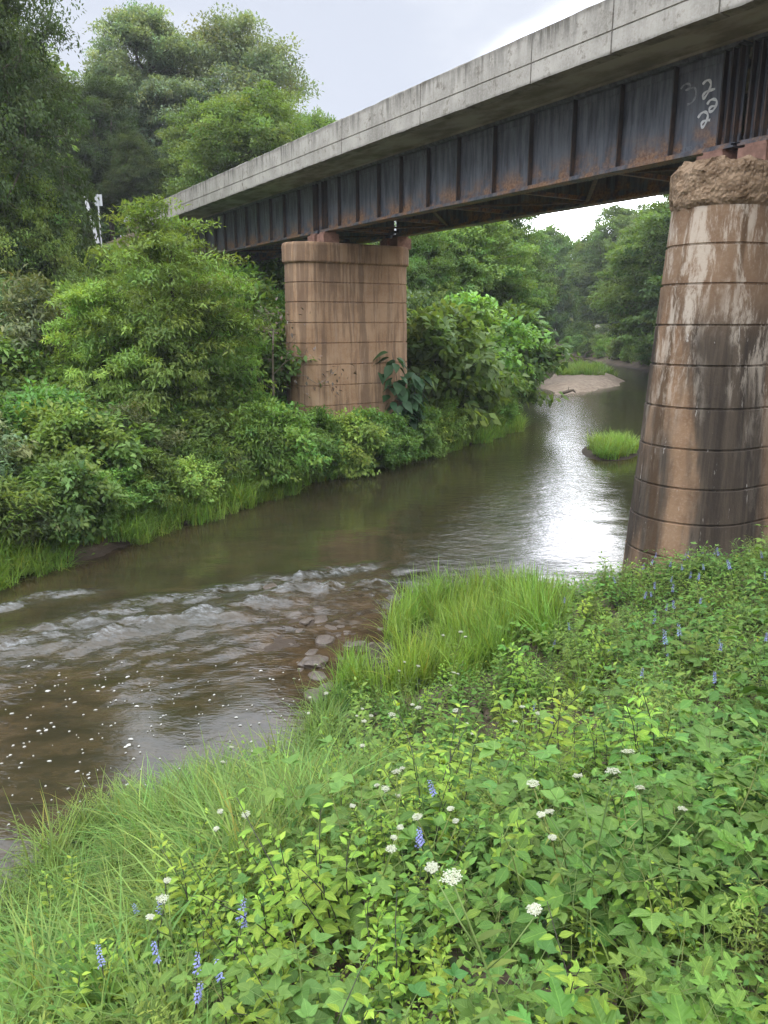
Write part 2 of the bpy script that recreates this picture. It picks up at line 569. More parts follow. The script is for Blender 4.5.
def pier_mat(name, right):
    t = NT(name)
    v = t.coord()
    z = t.sep(v)[2]
    n = t.noise(v, 1.0, 6, .62)
    fine = t.noise(v, 18, 5, .65)
    st = t.noise(t.coord((1.5, 1.5, .10)), 2.0, 6, .7, .2)
    st2 = t.noise(t.coord((3.2, 3.2, .16), loc=(7, 3, 1)), 2.4, 6, .7, .3)
    if right:
        c = t.mix(t.ramp(n, .3, .7), (.190, .112, .062), (.300, .198, .122))
    else:
        c = t.mix(t.ramp(n, .3, .7), (.290, .172, .095), (.420, .278, .170))
    c = t.mix(t.ramp(fine, .45, .8, 0, .45), c, (.40, .31, .225))
    if right:
        big = t.noise(t.coord((.95, .95, .13), loc=(2, 5, 0)), 1.0, 5, .6, .3)
        mid = t.math('MULTIPLY', t.ramp(z, .2, 1.6, .55, 1), t.ramp(z, 5.3, 6.6, 1, .25))
        xw = t.math('ADD', t.sep(v)[0], t.math('MULTIPLY', t.math('SUBTRACT', big, .5), 2.6))
        band = t.math('MULTIPLY', t.ramp(xw, -3.0, -2.6), t.ramp(xw, -1.5, -.7, 1, 0))
        dark = t.math('MULTIPLY', t.math('MAXIMUM', band, t.ramp(big, .54, .64, 0, .8)), mid)
        c = t.mix(t.math('MULTIPLY', dark, .95), c, t.mix(t.ramp(st, .35, .65), (.030, .026, .022), (.090, .072, .054)))
        c = t.mix(t.ramp(z, .1, 1.1, .60, 0), c, (.072, .050, .030))
        wet = t.noise(t.coord((1.2, 1.2, .07), loc=(9, 1, 3)), 1.5, 3, .5, .1)
        c = t.mix(t.math('MULTIPLY', t.ramp(wet, .60, .66), .75), c, (.070, .042, .022))
        patch = t.ramp(t.noise(t.coord((1, 1, .35), loc=(4, 4, 4)), 1.1, 4, .6), .36, .52)
        flow = t.noise(t.coord((2.2, 2.2, .55), loc=(7, 3, 1)), 1.7, 7, .75, .35)
        eff = t.math('MULTIPLY', t.math('MULTIPLY', t.ramp(flow, .47, .60), patch), t.ramp(z, 3.2, 5.6, .10, .92))
        c = t.mix(t.math('MULTIPLY', eff, .72), c, (.530, .465, .380))
        drip = t.noise(t.coord((5, 5, .45), loc=(3, 1, 5)), 2.0, 6, .75, .3)
        c = t.mix(t.math('MULTIPLY', t.ramp(drip, .645, .68), t.ramp(z, .8, 4.0, .3, .8)), c, (.600, .570, .520))
    else:
        dark = t.math('MULTIPLY', t.ramp(st, .44, .58), .62)
        c = t.mix(dark, c, (.115, .075, .052))
        c = t.mix(t.math('MULTIPLY', t.ramp(st2, .52, .66), .35), c, (.46, .34, .24))
    return t.done(t.bsdf(c, .9, .2, t.bump(t.math('ADD', fine, t.math('MULTIPLY', n, 1.5)), .35, .025)))


M['pier_r'] = pier_mat('stained_pier_concrete', True)
M['pier_l'] = pier_mat('tan_pier_concrete', False)


def rough_mat():
    t = NT('spalled_concrete')
    v = t.coord()
    n = t.noise(v, 3.0, 6, .7)
    vo = t.n('ShaderNodeTexVoronoi'); t.L.new(v, vo.inputs['Vector']); vo.inputs['Scale'].default_value = 16
    c = t.mix(t.ramp(n, .35, .65), (.120, .078, .046), (.280, .200, .130))
    c = t.mix(t.ramp(vo.outputs['Distance'], .05, .4, .5, 0), c, (.34, .265, .19))
    return t.done(t.bsdf(c, .95, .15, t.bump(t.math('ADD', n, vo.outputs['Distance']), .6, .04)))


M['rough'] = rough_mat()


def flat_mat(name, c, rough=.7, spec=.3, nscale=6, var=.25):
    t = NT(name)
    n = t.noise(t.coord(), nscale, 5, .65)
    c2 = tuple(x * (1 - var) for x in c); c3 = tuple(min(.9, x * (1 + var)) for x in c)
    return t.done(t.bsdf(t.mix(t.ramp(n, .3, .7), c2, c3), rough, spec, t.bump(n, .3, .02)))


M['block'] = flat_mat('reddish_bearing_stone', (.30, .175, .13), .9, .2)
M['chalk'] = flat_mat('white_paint_marks', (.72, .73, .72), .8, .2, 14, .12)
M['chalk_faint'] = flat_mat('faded_paint_marks', (.30, .31, .32), .8, .2, 14, .3)
M['stone'] = flat_mat('river_stone', (.070, .053, .038), .42, .5, 7, .45)
M['foam'] = flat_mat('foam_fleck', (.42, .42, .39), .8, .2, 9, .1)
M['galv'] = flat_mat('galvanised_metal', (.42, .44, .45), .5, .5, 5, .15)
M['postwhite'] = flat_mat('white_post_paint', (.50, .51, .52), .6, .3, 5, .06)
M['asphalt'] = flat_mat('road_asphalt', (.055, .055, .055), .9, .2, 20, .25)
M['wood'] = flat_mat('grey_driftwood', (.12, .095, .07), .9, .2, 8, .35)
M['sand'] = sand_mat()

# ------------------------------------------------------------------ world and light
world = bpy.data.worlds.new('World')
scene.world = world
world.use_nodes = True
wt = world.node_tree
for q in list(wt.nodes):
    wt.nodes.remove(q)
SUN_EL, SUN_AZ = rad(58), rad(215)     # compass azimuth from +Y, clockwise
wo = wt.nodes.new('ShaderNodeOutputWorld'); bg = wt.nodes.new('ShaderNodeBackground')
sky = wt.nodes.new('ShaderNodeTexSky'); sky.sky_type = 'NISHITA'; sky.sun_disc = False
sky.sun_elevation = SUN_EL; sky.sun_rotation = SUN_AZ
sky.air_density = 1.0; sky.dust_density = 3.0
tc = wt.nodes.new('ShaderNodeTexCoord')
sx = wt.nodes.new('ShaderNodeSeparateXYZ'); wt.links.new(tc.outputs['Generated'], sx.inputs[0])
mp = wt.nodes.new('ShaderNodeMapping'); wt.links.new(tc.outputs['Generated'], mp.inputs[0]); mp.inputs['Scale'].default_value = (1, 1, 2.2)
mp.inputs['Location'].default_value = (.35, .1, 0)
nz = wt.nodes.new('ShaderNodeTexNoise'); wt.links.new(mp.outputs[0], nz.inputs['Vector'])
nz.inputs['Scale'].default_value = 2.6; nz.inputs['Detail'].default_value = 5; nz.inputs['Roughness'].default_value = .5
cr = wt.nodes.new('ShaderNodeMapRange'); side_ = wt.nodes.new('ShaderNodeMath'); side_.operation = 'MULTIPLY_ADD'      # the cloud deck is thinner towards the right of the valley
wt.links.new(sx.outputs[0], side_.inputs[0]); side_.inputs[1].default_value = .34
wt.links.new(nz.outputs['Fac'], side_.inputs[2])
wt.links.new(side_.outputs[0], cr.inputs[0])
cr.interpolation_type = 'SMOOTHSTEP'
cr.inputs['From Min'].default_value = .40; cr.inputs['From Max'].default_value = .72
cl = wt.nodes.new('ShaderNodeMix'); cl.data_type = 'RGBA'
wt.links.new(cr.outputs[0], cl.inputs[0])
cl.inputs[6].default_value = (7.9, 8.4, 9.6, 1); cl.inputs[7].default_value = (11.5, 11.7, 12.1, 1)
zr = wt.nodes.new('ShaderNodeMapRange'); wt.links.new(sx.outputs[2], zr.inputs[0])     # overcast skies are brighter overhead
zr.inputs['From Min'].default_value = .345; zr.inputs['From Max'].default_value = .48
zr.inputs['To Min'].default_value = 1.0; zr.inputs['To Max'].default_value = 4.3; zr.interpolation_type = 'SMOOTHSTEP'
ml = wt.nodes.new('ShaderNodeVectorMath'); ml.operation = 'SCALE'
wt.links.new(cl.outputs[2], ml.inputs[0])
gd = wt.nodes.new('ShaderNodeVectorMath'); gd.operation = 'DOT_PRODUCT'               # bright patch added to the sky up the valley, for the river's reflection
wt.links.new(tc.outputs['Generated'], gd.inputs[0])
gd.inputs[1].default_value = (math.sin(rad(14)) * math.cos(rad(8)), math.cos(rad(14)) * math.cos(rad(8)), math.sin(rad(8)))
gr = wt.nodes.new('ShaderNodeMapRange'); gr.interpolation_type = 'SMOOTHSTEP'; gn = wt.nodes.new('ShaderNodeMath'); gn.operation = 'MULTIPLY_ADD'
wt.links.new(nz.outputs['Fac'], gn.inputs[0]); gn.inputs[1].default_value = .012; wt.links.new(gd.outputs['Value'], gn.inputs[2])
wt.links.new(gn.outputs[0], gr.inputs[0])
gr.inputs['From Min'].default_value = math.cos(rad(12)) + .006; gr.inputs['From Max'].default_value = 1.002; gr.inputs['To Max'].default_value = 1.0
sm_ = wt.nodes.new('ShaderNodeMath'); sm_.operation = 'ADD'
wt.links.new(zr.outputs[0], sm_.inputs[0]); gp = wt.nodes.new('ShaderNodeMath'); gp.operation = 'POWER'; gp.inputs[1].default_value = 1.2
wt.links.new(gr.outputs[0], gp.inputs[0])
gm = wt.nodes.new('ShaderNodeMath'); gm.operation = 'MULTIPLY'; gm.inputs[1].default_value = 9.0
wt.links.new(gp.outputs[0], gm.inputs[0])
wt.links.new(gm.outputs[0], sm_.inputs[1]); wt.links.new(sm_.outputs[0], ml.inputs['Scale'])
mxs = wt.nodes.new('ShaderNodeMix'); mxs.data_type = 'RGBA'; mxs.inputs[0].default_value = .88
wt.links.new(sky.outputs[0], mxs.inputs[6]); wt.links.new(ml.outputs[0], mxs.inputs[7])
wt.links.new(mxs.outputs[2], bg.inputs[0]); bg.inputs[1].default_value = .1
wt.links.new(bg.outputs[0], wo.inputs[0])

sun_d = bpy.data.lights.new('sun', 'SUN'); sun_d.energy = 1.5; sun_d.angle = rad(11); sun_d.color = (1, .96, .90)
sun = bpy.data.objects.new('sun', sun_d); col.objects.link(sun)
sun.location = (0, 0, 60)
sdir = Vector((math.sin(SUN_AZ) * math.cos(SUN_EL), math.cos(SUN_AZ) * math.cos(SUN_EL), math.sin(SUN_EL)))
sun.rotation_euler = sdir.to_track_quat('Z', 'Y').to_euler()

scene.view_settings.view_transform = 'Standard'
scene.view_settings.look = 'None'
scene.view_settings.exposure = 0.0
scene.view_settings.gamma = 1.0
scene.cycles.max_bounces = 7
scene.cycles.diffuse_bounces = 4
scene.cycles.glossy_bounces = 3
scene.cycles.transmission_bounces = 4
scene.cycles.use_denoising = True
scene.cycles.sample_clamp_indirect = 6


# ------------------------------------------------------------------ terrain sheet
def axis(lo, a, b, hi, fine, grow=1.16):
    mid = list(np.arange(a, b, fine))
    up, x, s = [], b, fine
    while x < hi:
        up.append(x); s *= grow; x += s
    up.append(hi)
    dn, x, s = [], a, fine
    while True:
        s *= grow; x -= s
        if x <= lo:
            break
        dn.append(x)
    dn.append(lo)
    return np.array(dn[::-1] + mid + up)


def sheet(xs, ys, zfun):
    X, Y = np.meshgrid(xs, ys)
    Z = zfun(X, Y)
    nx, ny = len(xs), len(ys)
    i = np.arange(ny - 1)[:, None] * nx
    j = np.arange(nx - 1)[None]
    F = np.stack([i + j, i + j + 1, i + nx + j + 1, i + nx + j], -1).reshape(-1, 4)
    return np.stack([X, Y, Z], -1).reshape(-1, 3), F


gx = axis(-700, -16, 22, 700, .25)
gy = axis(-150, 1, 50, 1600, .25)
V, F = sheet(gx, gy, lambda X, Y: height(X, Y))
mb = MB(); mb.add(V, F, smooth=True)
cx_, cy_ = V[F].mean(1)[:, 0], V[F].mean(1)[:, 1]
onbar = (ellip(cx_, cy_, 17.6, 69.5, 4.8, 17, -.34) > 0)
mb.f = [(F[~onbar], 0, True), (F[onbar], 1, True)]
g = mb.build('ground', [M['ground'], M['sand']])
tag(g, 'brown soil and gravel of the river banks and the bed', 'ground', kind='structure')

# ------------------------------------------------------------------ river sheet
CREST = np.array([(1.2, 16.0), (-.9, 15.4), (-2.6, 14.2), (-4.6, 13.0), (-6.3, 12.2), (-9, 10.6), (-13, 8)])   # head of the riffle


def crest_coord(X, Y):
    """signed distance downstream of the crest line, and position along it"""
    best = np.full(X.shape, 1e9); sgn = np.ones(X.shape); al = np.zeros(X.shape); acc = 0
    for (x0, y0), (x1, y1) in zip(CREST[:-1], CREST[1:]):
        vx, vy = x1 - x0, y1 - y0
        L = math.hypot(vx, vy)
        t = np.clip(((X - x0) * vx + (Y - y0) * vy) / L ** 2, 0, 1)
        d = np.hypot(X - x0 - t * vx, Y - y0 - t * vy)
        s = np.sign(-(vx * (Y - y0) - vy * (X - x0)))       # positive below (nearer the camera)
        m = d < best
        best = np.where(m, d, best); sgn = np.where(m, s, sgn); al = np.where(m, acc + t * L, al)
        acc += L
    return best * -sgn, al


def river_fields(X, Y):
    d, al = crest_coord(X, Y)
    wob = (fbm(al * .9, d * .3, 31, 3) - .5) * 2.4
    dd = d + wob
    rap = sstep(-.5, .5, dd) * (1 - sstep(.7, 2.4, dd)) * (1 - sstep(30, 34, Y)) * sstep(1.8, 3.2, al)
    rapw = sstep(-.6, .4, dd) * (1 - sstep(1.2, 3.6, dd)) * sstep(.2, 1.5, al)
    return d, al, rap, rapw


WAVES = []
for px_, py_, L_ in ((20, 648, .9), (60, 628, .8), (110, 615, .9), (175, 600, 1.1), (235, 590, 1.0), (262, 603, .7), (300, 577, .8), (340, 571, .7), (8, 605, .7), (60, 596, .6),
                     (150, 622, .6), (205, 617, .7), (285, 592, .6), (325, 590, .5), (90, 640, .6), (375, 583, .4)):
    w_ = ray(px_, py_); p_ = w_ * (-CAM_H / w_[2])
    WAVES.append((p_[0], p_[1], L_, .42 + .2 * math.sin(px_)))


def waves(X, Y):
    """standing waves over the stones of the riffle"""
    out = np.zeros(X.shape)
    wx_ = X + (fbm(X * 1.5, Y * 1.5, 55, 3) - .5) * .5; wy_ = Y + (fbm(X * 1.5 + 9, Y * 1.5, 56, 3) - .5) * .5
    for x0, y0, L_, an in WAVES:
        c, s_ = math.cos(an), math.sin(an)
        u, v = (wx_ - x0) * c + (wy_ - y0) * s_, -(wx_ - x0) * s_ + (wy_ - y0) * c
        out = np.maximum(out, np.exp(-(u / L_) ** 2 - (v / .22) ** 2))
    return out


def river_z(X, Y):
    d, al, rap, rapw = river_fields(X, Y)
    u = X * .86 + Y * .5; v = -X * .5 + Y * .86
    a = fbm(u * .8, v * 2.0, 41, 3) - .5
    b = fbm(u * 1.9, v * 3.6, 43, 3) - .5
    ridge = 1 - np.abs(fbm(u * .75 + 5, v * 1.5, 47, 3) - .5) * 4
    c_ = fbm(u * 4.5, v * 8, 49, 3) - .5
    z = rapw * (a * .05 + b * .07 + c_ * .06) + rap * (np.clip(ridge, 0, 1) * .05) + waves(X, Y) * (.10 + .10 * (b + c_))
    z = z + (fbm(X * .6, Y * .9, 51, 3) - .5) * .022
    return z + .0


wx = axis(-60, -13, 5, 200, .09, 1.12)
wy = axis(-70, 4.5, 20, 380, .09, 1.06)
V, F = sheet(wx, wy, river_z)
X, Y = V[:, 0].astype(float), V[:, 1].astype(float)
d, al, rap, rapw = river_fields(X, Y)
bedd = height(X, Y)
shal = np.clip(1 - (-bedd) / .42, 0, 1) * .9
shal = np.maximum(shal, (1 - sstep(10, 17, Y)) * (.55 + .5 * (fbm(X * .35, Y * .35, 61, 3) - .5)))
rip = .22 + .9 * rapw
cur = ellip(X, Y, 5.3, 26.0, 2.5, 14, -.33)                     # faster rippled tongue of the main current
cur2 = ellip(X, Y, 10.5, 45.0, 3.0, 17, -.22)
rip = np.maximum(rip, .22 + (.60 - .10 * sstep(17, 30, Y)) * np.clip(np.maximum(cur, cur2) * 2.4, 0, 1))
rip = np.where(Y > 58, .7, rip)
farfoam = np.clip(ellip(X, Y, 14.2, 82, 2.5, 9, -.3) * 1.5, 0, 1) * .8
mb = MB(); wv = waves(X, Y)
mb.add(V, F, np.stack([np.maximum(np.maximum(rap * .18, wv * .85), farfoam), shal, rip], 1), smooth=True)
w = mb.build('river', M['water'])
tag(w, 'shallow brown river with a riffle of white water', 'river', kind='structure')

# foam flecks drifting on the slack water below the riffle
mb = MB()
k = 0
while k < 230:
    px, py = rng.uniform(-40, 330), rng.uniform(655, 860)
    if rng.random() > np.exp(-((py - 715) / 75) ** 2) * (1.1 if px < 200 else .7):
        continue
    w_ = ray(px, py); t_ = -CAM_H / w_[2]
    p = w_ * t_
    r = rng.choice([.007, .010, .014, .019, .027], p=[.38, .3, .2, .09, .03])
    a = np.linspace(0, 2 * np.pi, 8, endpoint=False)
    rr = r * rng.uniform(.6, 1.2, 8)
    el = rng.uniform(1, 2.2)
    cx, cy = np.cos(a) * rr * el, np.sin(a) * rr
    q = rng.normal(.5, .3)
    x, y = p[0] + cx * math.cos(q) - cy * math.sin(q), p[1] + cx * math.sin(q) + cy * math.cos(q)
    z0 = river_z(np.array([p[0]]), np.array([p[1]]))[0] + .006
    V = np.concatenate([np.stack([x, y, np.full(8, z0)], 1), np.stack([p[0] + (x - p[0]) * .6, p[1] + (y - p[1]) * .6, np.full(8, z0 + .01)], 1)])
    F4 = np.array([(i, (i + 1) % 8, 8 + (i + 1) % 8, 8 + i) for i in range(8)])
    mb.add(V, F4)
    mb.f.append((np.array([np.arange(8, 16)]) + mb.n - 16, 0, False))
    k += 1
tag(mb.build('foam', M['foam']), 'white foam flecks drifting on the slack brown water', 'foam', kind='stuff')

# ------------------------------------------------------------------ bridge
B0 = np.array([14.6, 16.0, 8.18])          # bridge origin in (across, along, up)


def BW(n, b, z=0.0):
    return (n * NV[0] + b * BV[0], n * NV[1] + b * BV[1], z)


bridge = empty('girder_bridge', BW(B0[0], B0[1], B0[2]), AZ)
tag(bridge, 'old deck bridge of dark riveted steel girders under a grey concrete parapet, crossing the river', 'bridge')


def bpart(mb, name, mat, parent=None, origin=(14.6, 16.0, 8.18)):
    o = mb.build(name, mat, parent or bridge)
    base = (14.6, 16.0, 8.18) if parent is None else tuple(parent['_o'])
    o.location = tuple(np.array(origin) - np.array(base))
    o['_o'] = origin
    return o


PZ0, PZ1 = 9.90, 10.84


def parapet(n0, n1, outer):
    cuts = [-7.4, -3.2, .8, 4.9, 8.87, 11.09, 13.23, 17.24, 21.3, 25.46, 28.99, 30.89, 34.9, 38.6, 42.2]
    mb = MB()
    O = (n0, 16.0, (PZ0 + PZ1) / 2)
    for a, b in zip(cuts[:-1], cuts[1:]):
        a1, b1 = a + .018 - O[1], b - .018 - O[1]
        x0, x1 = n0 - O[0], n1 - O[0]
        zz = np.array([PZ0, 10.255, 10.285, PZ1]) - O[2]
        # lower and upper lift with a recessed horizontal groove between them
        pts = [(x0, zz[0]), (x0, zz[1]), (x0 + .025 * outer, zz[1] + .012), (x0 + .025 * outer, zz[2] - .004), (x0, zz[2]), (x0, zz[3] - .03),
               (x0 + .03 * outer, zz[3]), (x1 - .03 * outer, zz[3]), (x1, zz[3] - .03), (x1, zz[0])]
        k = len(pts)
        nseg = max(2, int((b - a) / .35))
        ts = np.linspace(a1, b1, nseg + 1)
        V = []
        for yy in ts:
            for ii, (x, z) in enumerate(pts):
                jz = (rng.normal(0, .006) if ii in (5, 6, 7, 8) else 0) - (.02 * rng.random() if ii == 0 and rng.random() < .25 else 0)
                V.append((x, yy, z + jz))
        F = [(s * k + i, s * k + (i + 1) % k, (s + 1) * k + (i + 1) % k, (s + 1) * k + i) for s in range(nseg) for i in range(k)]
        if outer < 0:
            F = [f[::-1] for f in F]
        mb.add(V, F)
        mb.f.append((np.array([np.arange(k)[::-1]]) + mb.n - len(V), 0, False))
        mb.f.append((np.array([np.arange(k)]) + mb.n - k, 0, False))
    p = bpart(mb, 'parapet', M['parapet'], origin=O)
    return p


pp = parapet(11.65, 11.95, 1)
pp['label'] = 'stained grey concrete parapet on the near side'
pf = parapet(17.55, 17.25, -1)
mb = MB()
mb.box(11.96 - 14.6, 17.24 - 14.6, -7.4 - 16, 42.2 - 16, 9.935 - 10.0, 10.22 - 10.0)
# a small drip haunch over each girder
mb.box(12.99 - 14.6, 13.40 - 14.6, -7.3 - 16, 42.1 - 16, 9.885 - 10.0, 9.934 - 10.0)
mb.box(15.99 - 14.6, 16.40 - 14.6, -7.3 - 16, 42.1 - 16, 9.885 - 10.0, 9.934 - 10.0)
slab = bpart(mb, 'deck_slab', M['soffit'], origin=(14.6, 16.0, 10.0))
mb = MB()
mb.box(12.0 - 14.6, 17.2 - 14.6, -7.4 - 16, 42.2 - 16, 10.224 - 10.2, 10.27 - 10.2)
bpart(mb, 'road_surface', M['asphalt'], origin=(14.6, 16.0, 10.2))

GB, GT = 8.18, 9.88


def dome(mb, c, ax, r):
    c = np.array(c, float); ax = np.array(ax, float)
    u = np.cross(ax, (.3, .5, .8)); u /= np.linalg.norm(u); v = np.cross(ax, u)
    a = np.linspace(0, 2 * np.pi, 6, endpoint=False)
    ring = c + r * (np.cos(a)[:, None] * u + np.sin(a)[:, None] * v)
    r2 = c + ax * r * .55 + r * .6 * (np.cos(a)[:, None] * u + np.sin(a)[:, None] * v)
    mb.add(np.vstack([ring, r2]), [(i, (i + 1) % 6, 6 + (i + 1) % 6, 6 + i) for i in range(6)])
    mb.f.append((np.array([np.arange(6, 12)]) + mb.n - 12, 0, False))


def girder(nc, b0, b1, stiff, face):
    """one riveted plate girder; face = -1 looks towards the camera bank"""
    O = (nc, (b0 + b1) / 2, GB)
    L = (b1 - b0) / 2
    mb = MB()
    D = GT - GB
    mb.box(-.012, .012, -L, L, .071, D - .061)                       # web
    mb.box(-.19, .19, -L, L, D - .030, D)                            # top flange plates
    mb.box(-.17, .17, -L + .1, L - .1, D - .058, D - .031)
    mb.box(-.19, .19, -L, L, .0, .034)                               # bottom flange plates
    mb.box(-.175, .175, -L + .05, L - .05, .035, .069)
    for s in (-1, 1):
        x0, x1 = sorted((s * .013, s * .032))
        mb.box(x0, x1, -L, L, .072, .205)                            # flange angles against the web
        mb.box(x0, x1, -L, L, D - .195, D - .062)
        x0, x1 = sorted((s * .033, s * .15))
        mb.box(x0, x1, -L, L, .0705, .088)
    s = face
    for y in np.arange(-L + .08, L - .05, .105):
        dome(mb, (s * .032, y, .165), (s, 0, 0), .017)
        dome(mb, (s * .032, y + .05, .115), (s, 0, 0), .017)
        dome(mb, (s * .12, y, .088), (0, 0, 1), .017)
        dome(mb, (s * .13, y, 0), (0, 0, -1), .018)
        dome(mb, (-s * .13, y, 0), (0, 0, -1), .018)
    g = bpart(mb, 'plate_girder', M['steel'], origin=O)
    for sb in stiff:
        m2 = MB()
        for sd in ((s,) if abs(nc - 13.19) < .1 else (s,)):
            x0, x1 = sorted((sd * .033, sd * .150))
            m2.box(x0, x1, -.010, .010, .09, D - .062)               # outstanding leg of the angle
            x0, x1 = sorted((sd * .033, sd * .048))
            m2.box(x0, x1, .0105, .095, .09, D - .062)               # leg on the web
            for z in np.arange(.28, D - .2, .11):
                dome(m2, (sd * .048, .055, z), (sd, 0, 0), .015)
        o = m2.build('stiffener', M['rust'], g)
        o.location = (0, sb - O[1], 0)
    return g


ST_MAIN = [9.40, 9.56, 9.72, 10.78, 12.08, 13.39, 14.76, 16.08, 17.55, 18.95, 20.34, 21.6, 22.92, 24.15, 25.1, 25.32]
ST_LEFT = [25.78, 26.0] + list(np.arange(27.25, 41.4, 1.28)) + [41.8]
ST_RIGHT = [9.16, 9.0, 8.84] + list(np.arange(7.6, -6.2, -1.3)) + [-6.8]
g_main = girder(13.19, 9.35, 25.45, ST_MAIN, -1)
g_left = girder(13.19, 25.62, 42.05, ST_LEFT, -1)
g_right = girder(13.19, -7.2, 9.27, ST_RIGHT, -1)
for b0, b1, st in ((9.42, 25.45, ST_MAIN), (25.62, 42.05, ST_LEFT), (-7.2, 9.2, ST_RIGHT)):
    girder(16.2, b0, b1, [], -1)
# lateral bracing between the girders, seen from below
for b0, b1 in ((9.6, 25.3), (25.8, 41.9), (-7.0, 9.0)):
    npan = int(round((b1 - b0) / 3.1))
    bs = np.linspace(b0, b1, npan + 1)
    for i in range(npan + 1):
        mb = MB()
        c = (14.695, bs[i], 8.35)
        mb.box(-1.47, 1.47, -.05, .05, -.05, .05)
        mb.box(-1.47, 1.47, -.05, .05, 1.25, 1.36)
        mb.bar((-1.45, 0, -.02), (1.45, 0, 1.28), .06, .06)
        bpart(mb, 'cross_frame', M['steel'], origin=c)
        if i < npan:
            mb = MB()
            a, b = bs[i], bs[i + 1]
            s = 1 if i % 2 else -1
            mb.bar((-1.45 * s, -(b - a) / 2, 0), (1.45 * s, (b - a) / 2, 0), .09, .05)
            bpart(mb, 'diagonal_brace', M['rust'], origin=(14.695, (a + b) / 2, 8.27))


# painted numbers on the web, laid out on the steel face itself
def on_web(px, py, nplane=13.175):
    w_ = ray(px, py)
    t_ = nplane / (w_[0] * NV[0] + w_[1] * NV[1])
    p = w_ * t_
    return p[0] * BV[0] + p[1] * BV[1], p[2] + CAM_H


def zpx(p):
    return 540 + p[0] / 3.368, p[1] / 3.368


GLY = {
    'three': [(474, 300), (484, 288), (497, 282), (507, 288), (502, 300), (490, 305), (505, 298), (520, 296), (526, 308), (523, 328), (512, 345), (496, 353)],
    'two_a': [(548, 284), (560, 272), (571, 271), (576, 283), (571, 302), (560, 322), (551, 332), (549, 322), (558, 310), (572, 305), (590, 299)],
    'two_b': [(563, 352), (572, 339), (585, 334), (595, 340), (593, 356), (583, 372), (572, 376), (571, 366), (580, 358), (594, 358)],
    'two_c': [(532, 397), (543, 382), (556, 377), (565, 385), (563, 402), (554, 422), (546, 429), (544, 416), (554, 407), (573, 404)],
}
GC = np.array(on_web(700, 104))
mbw, mbf = MB(), MB()
for k_, pl in GLY.items():
    q = np.array([on_web(*zpx(p)) for p in pl])
    # smooth the stroke
    tt = np.linspace(0, len(q) - 1, (len(q) - 1) * 4 + 1)
    i0 = np.clip(tt.astype(int), 0, len(q) - 2); fr = tt - i0
    p0, p1, p2, p3 = q[np.clip(i0 - 1, 0, None)], q[i0], q[i0 + 1], q[np.clip(i0 + 2, None, len(q) - 1)]
    fr = fr[:, None]
    s_ = .5 * (2 * p1 + (p2 - p0) * fr + (2 * p0 - 5 * p1 + 4 * p2 - p3) * fr ** 2 + (3 * p1 - p0 - 3 * p2 + p3) * fr ** 3)
    tg = np.gradient(s_, axis=0); tg /= np.linalg.norm(tg, axis=1)[:, None] + 1e-9
    nn = np.stack([-tg[:, 1], tg[:, 0]], 1)
    wd = (.021 if k_ != 'three' else .017) * (1 + .25 * np.sin(np.arange(len(s_)) * .9))
    A, Bq = s_ + nn * wd[:, None], s_ - nn * wd[:, None]
    V = []
    for zz in (0, -.004):
        for a_, b_ in zip(A, Bq):
            V += [(zz, a_[0] - GC[0], a_[1] - GC[1]), (zz, b_[0] - GC[0], b_[1] - GC[1])]
    n_ = len(A)
    F = []
    for i in range(n_ - 1):
        a0 = 2 * i; c0 = 2 * n_ + 2 * i
        F += [(a0, a0 + 2, a0 + 3, a0 + 1), (c0, c0 + 1, c0 + 3, c0 + 2), (a0, c0, c0 + 2, a0 + 2), (a0 + 1, a0 + 3, c0 + 3, c0 + 1)]
    (mbf if k_ == 'three' else mbw).add(V, F)
for m_, mt in ((mbw, M['chalk']), (mbf, M['chalk_faint'])):
    o = m_.build('painted_numbers', mt, g_main)
    o.location = (13.175 - 13.19, GC[0] - g_main['_o'][1], GC[1] - GB)
    o['label'] = 'hand painted white numbers'


# ------------------------------------------------------------------ piers
def stadium(c1, c2, r, nseg=22, ny=6):
    """points of a round-ended outline with ends centred at x=c1 and x=c2"""
    a = np.linspace(np.pi / 2, 3 * np.pi / 2, nseg)
    L = np.stack([c1 + r * np.cos(a), r * np.sin(a)], 1)
    a = np.linspace(-np.pi / 2, np.pi / 2, nseg)
    R_ = np.stack([c2 + r * np.cos(a), r * np.sin(a)], 1)
    xs = np.linspace(c1, c2, ny + 2)[1:-1]
    return np.vstack([L, np.stack([xs, np.full(ny, -r)], 1), R_, np.stack([xs[::-1], np.full(ny, r)], 1)])


def loft(mb, rings, smooth=False, cap=True):
    k = len(rings[0])
    V = np.vstack(rings)
    F = [(s * k + i, s * k + (i + 1) % k, (s + 1) * k + (i + 1) % k, (s + 1) * k + i) for s in range(len(rings) - 1) for i in range(k)]
    mb.add(V, F, smooth=smooth)
    if cap:
        mb.f.append((np.array([np.arange(k)]) + mb.n - k, 0, False))


RINGZ = [.10, .90, 1.57, 2.22, 2.94, 3.67, 4.42, 5.12, 5.82, 6.48]


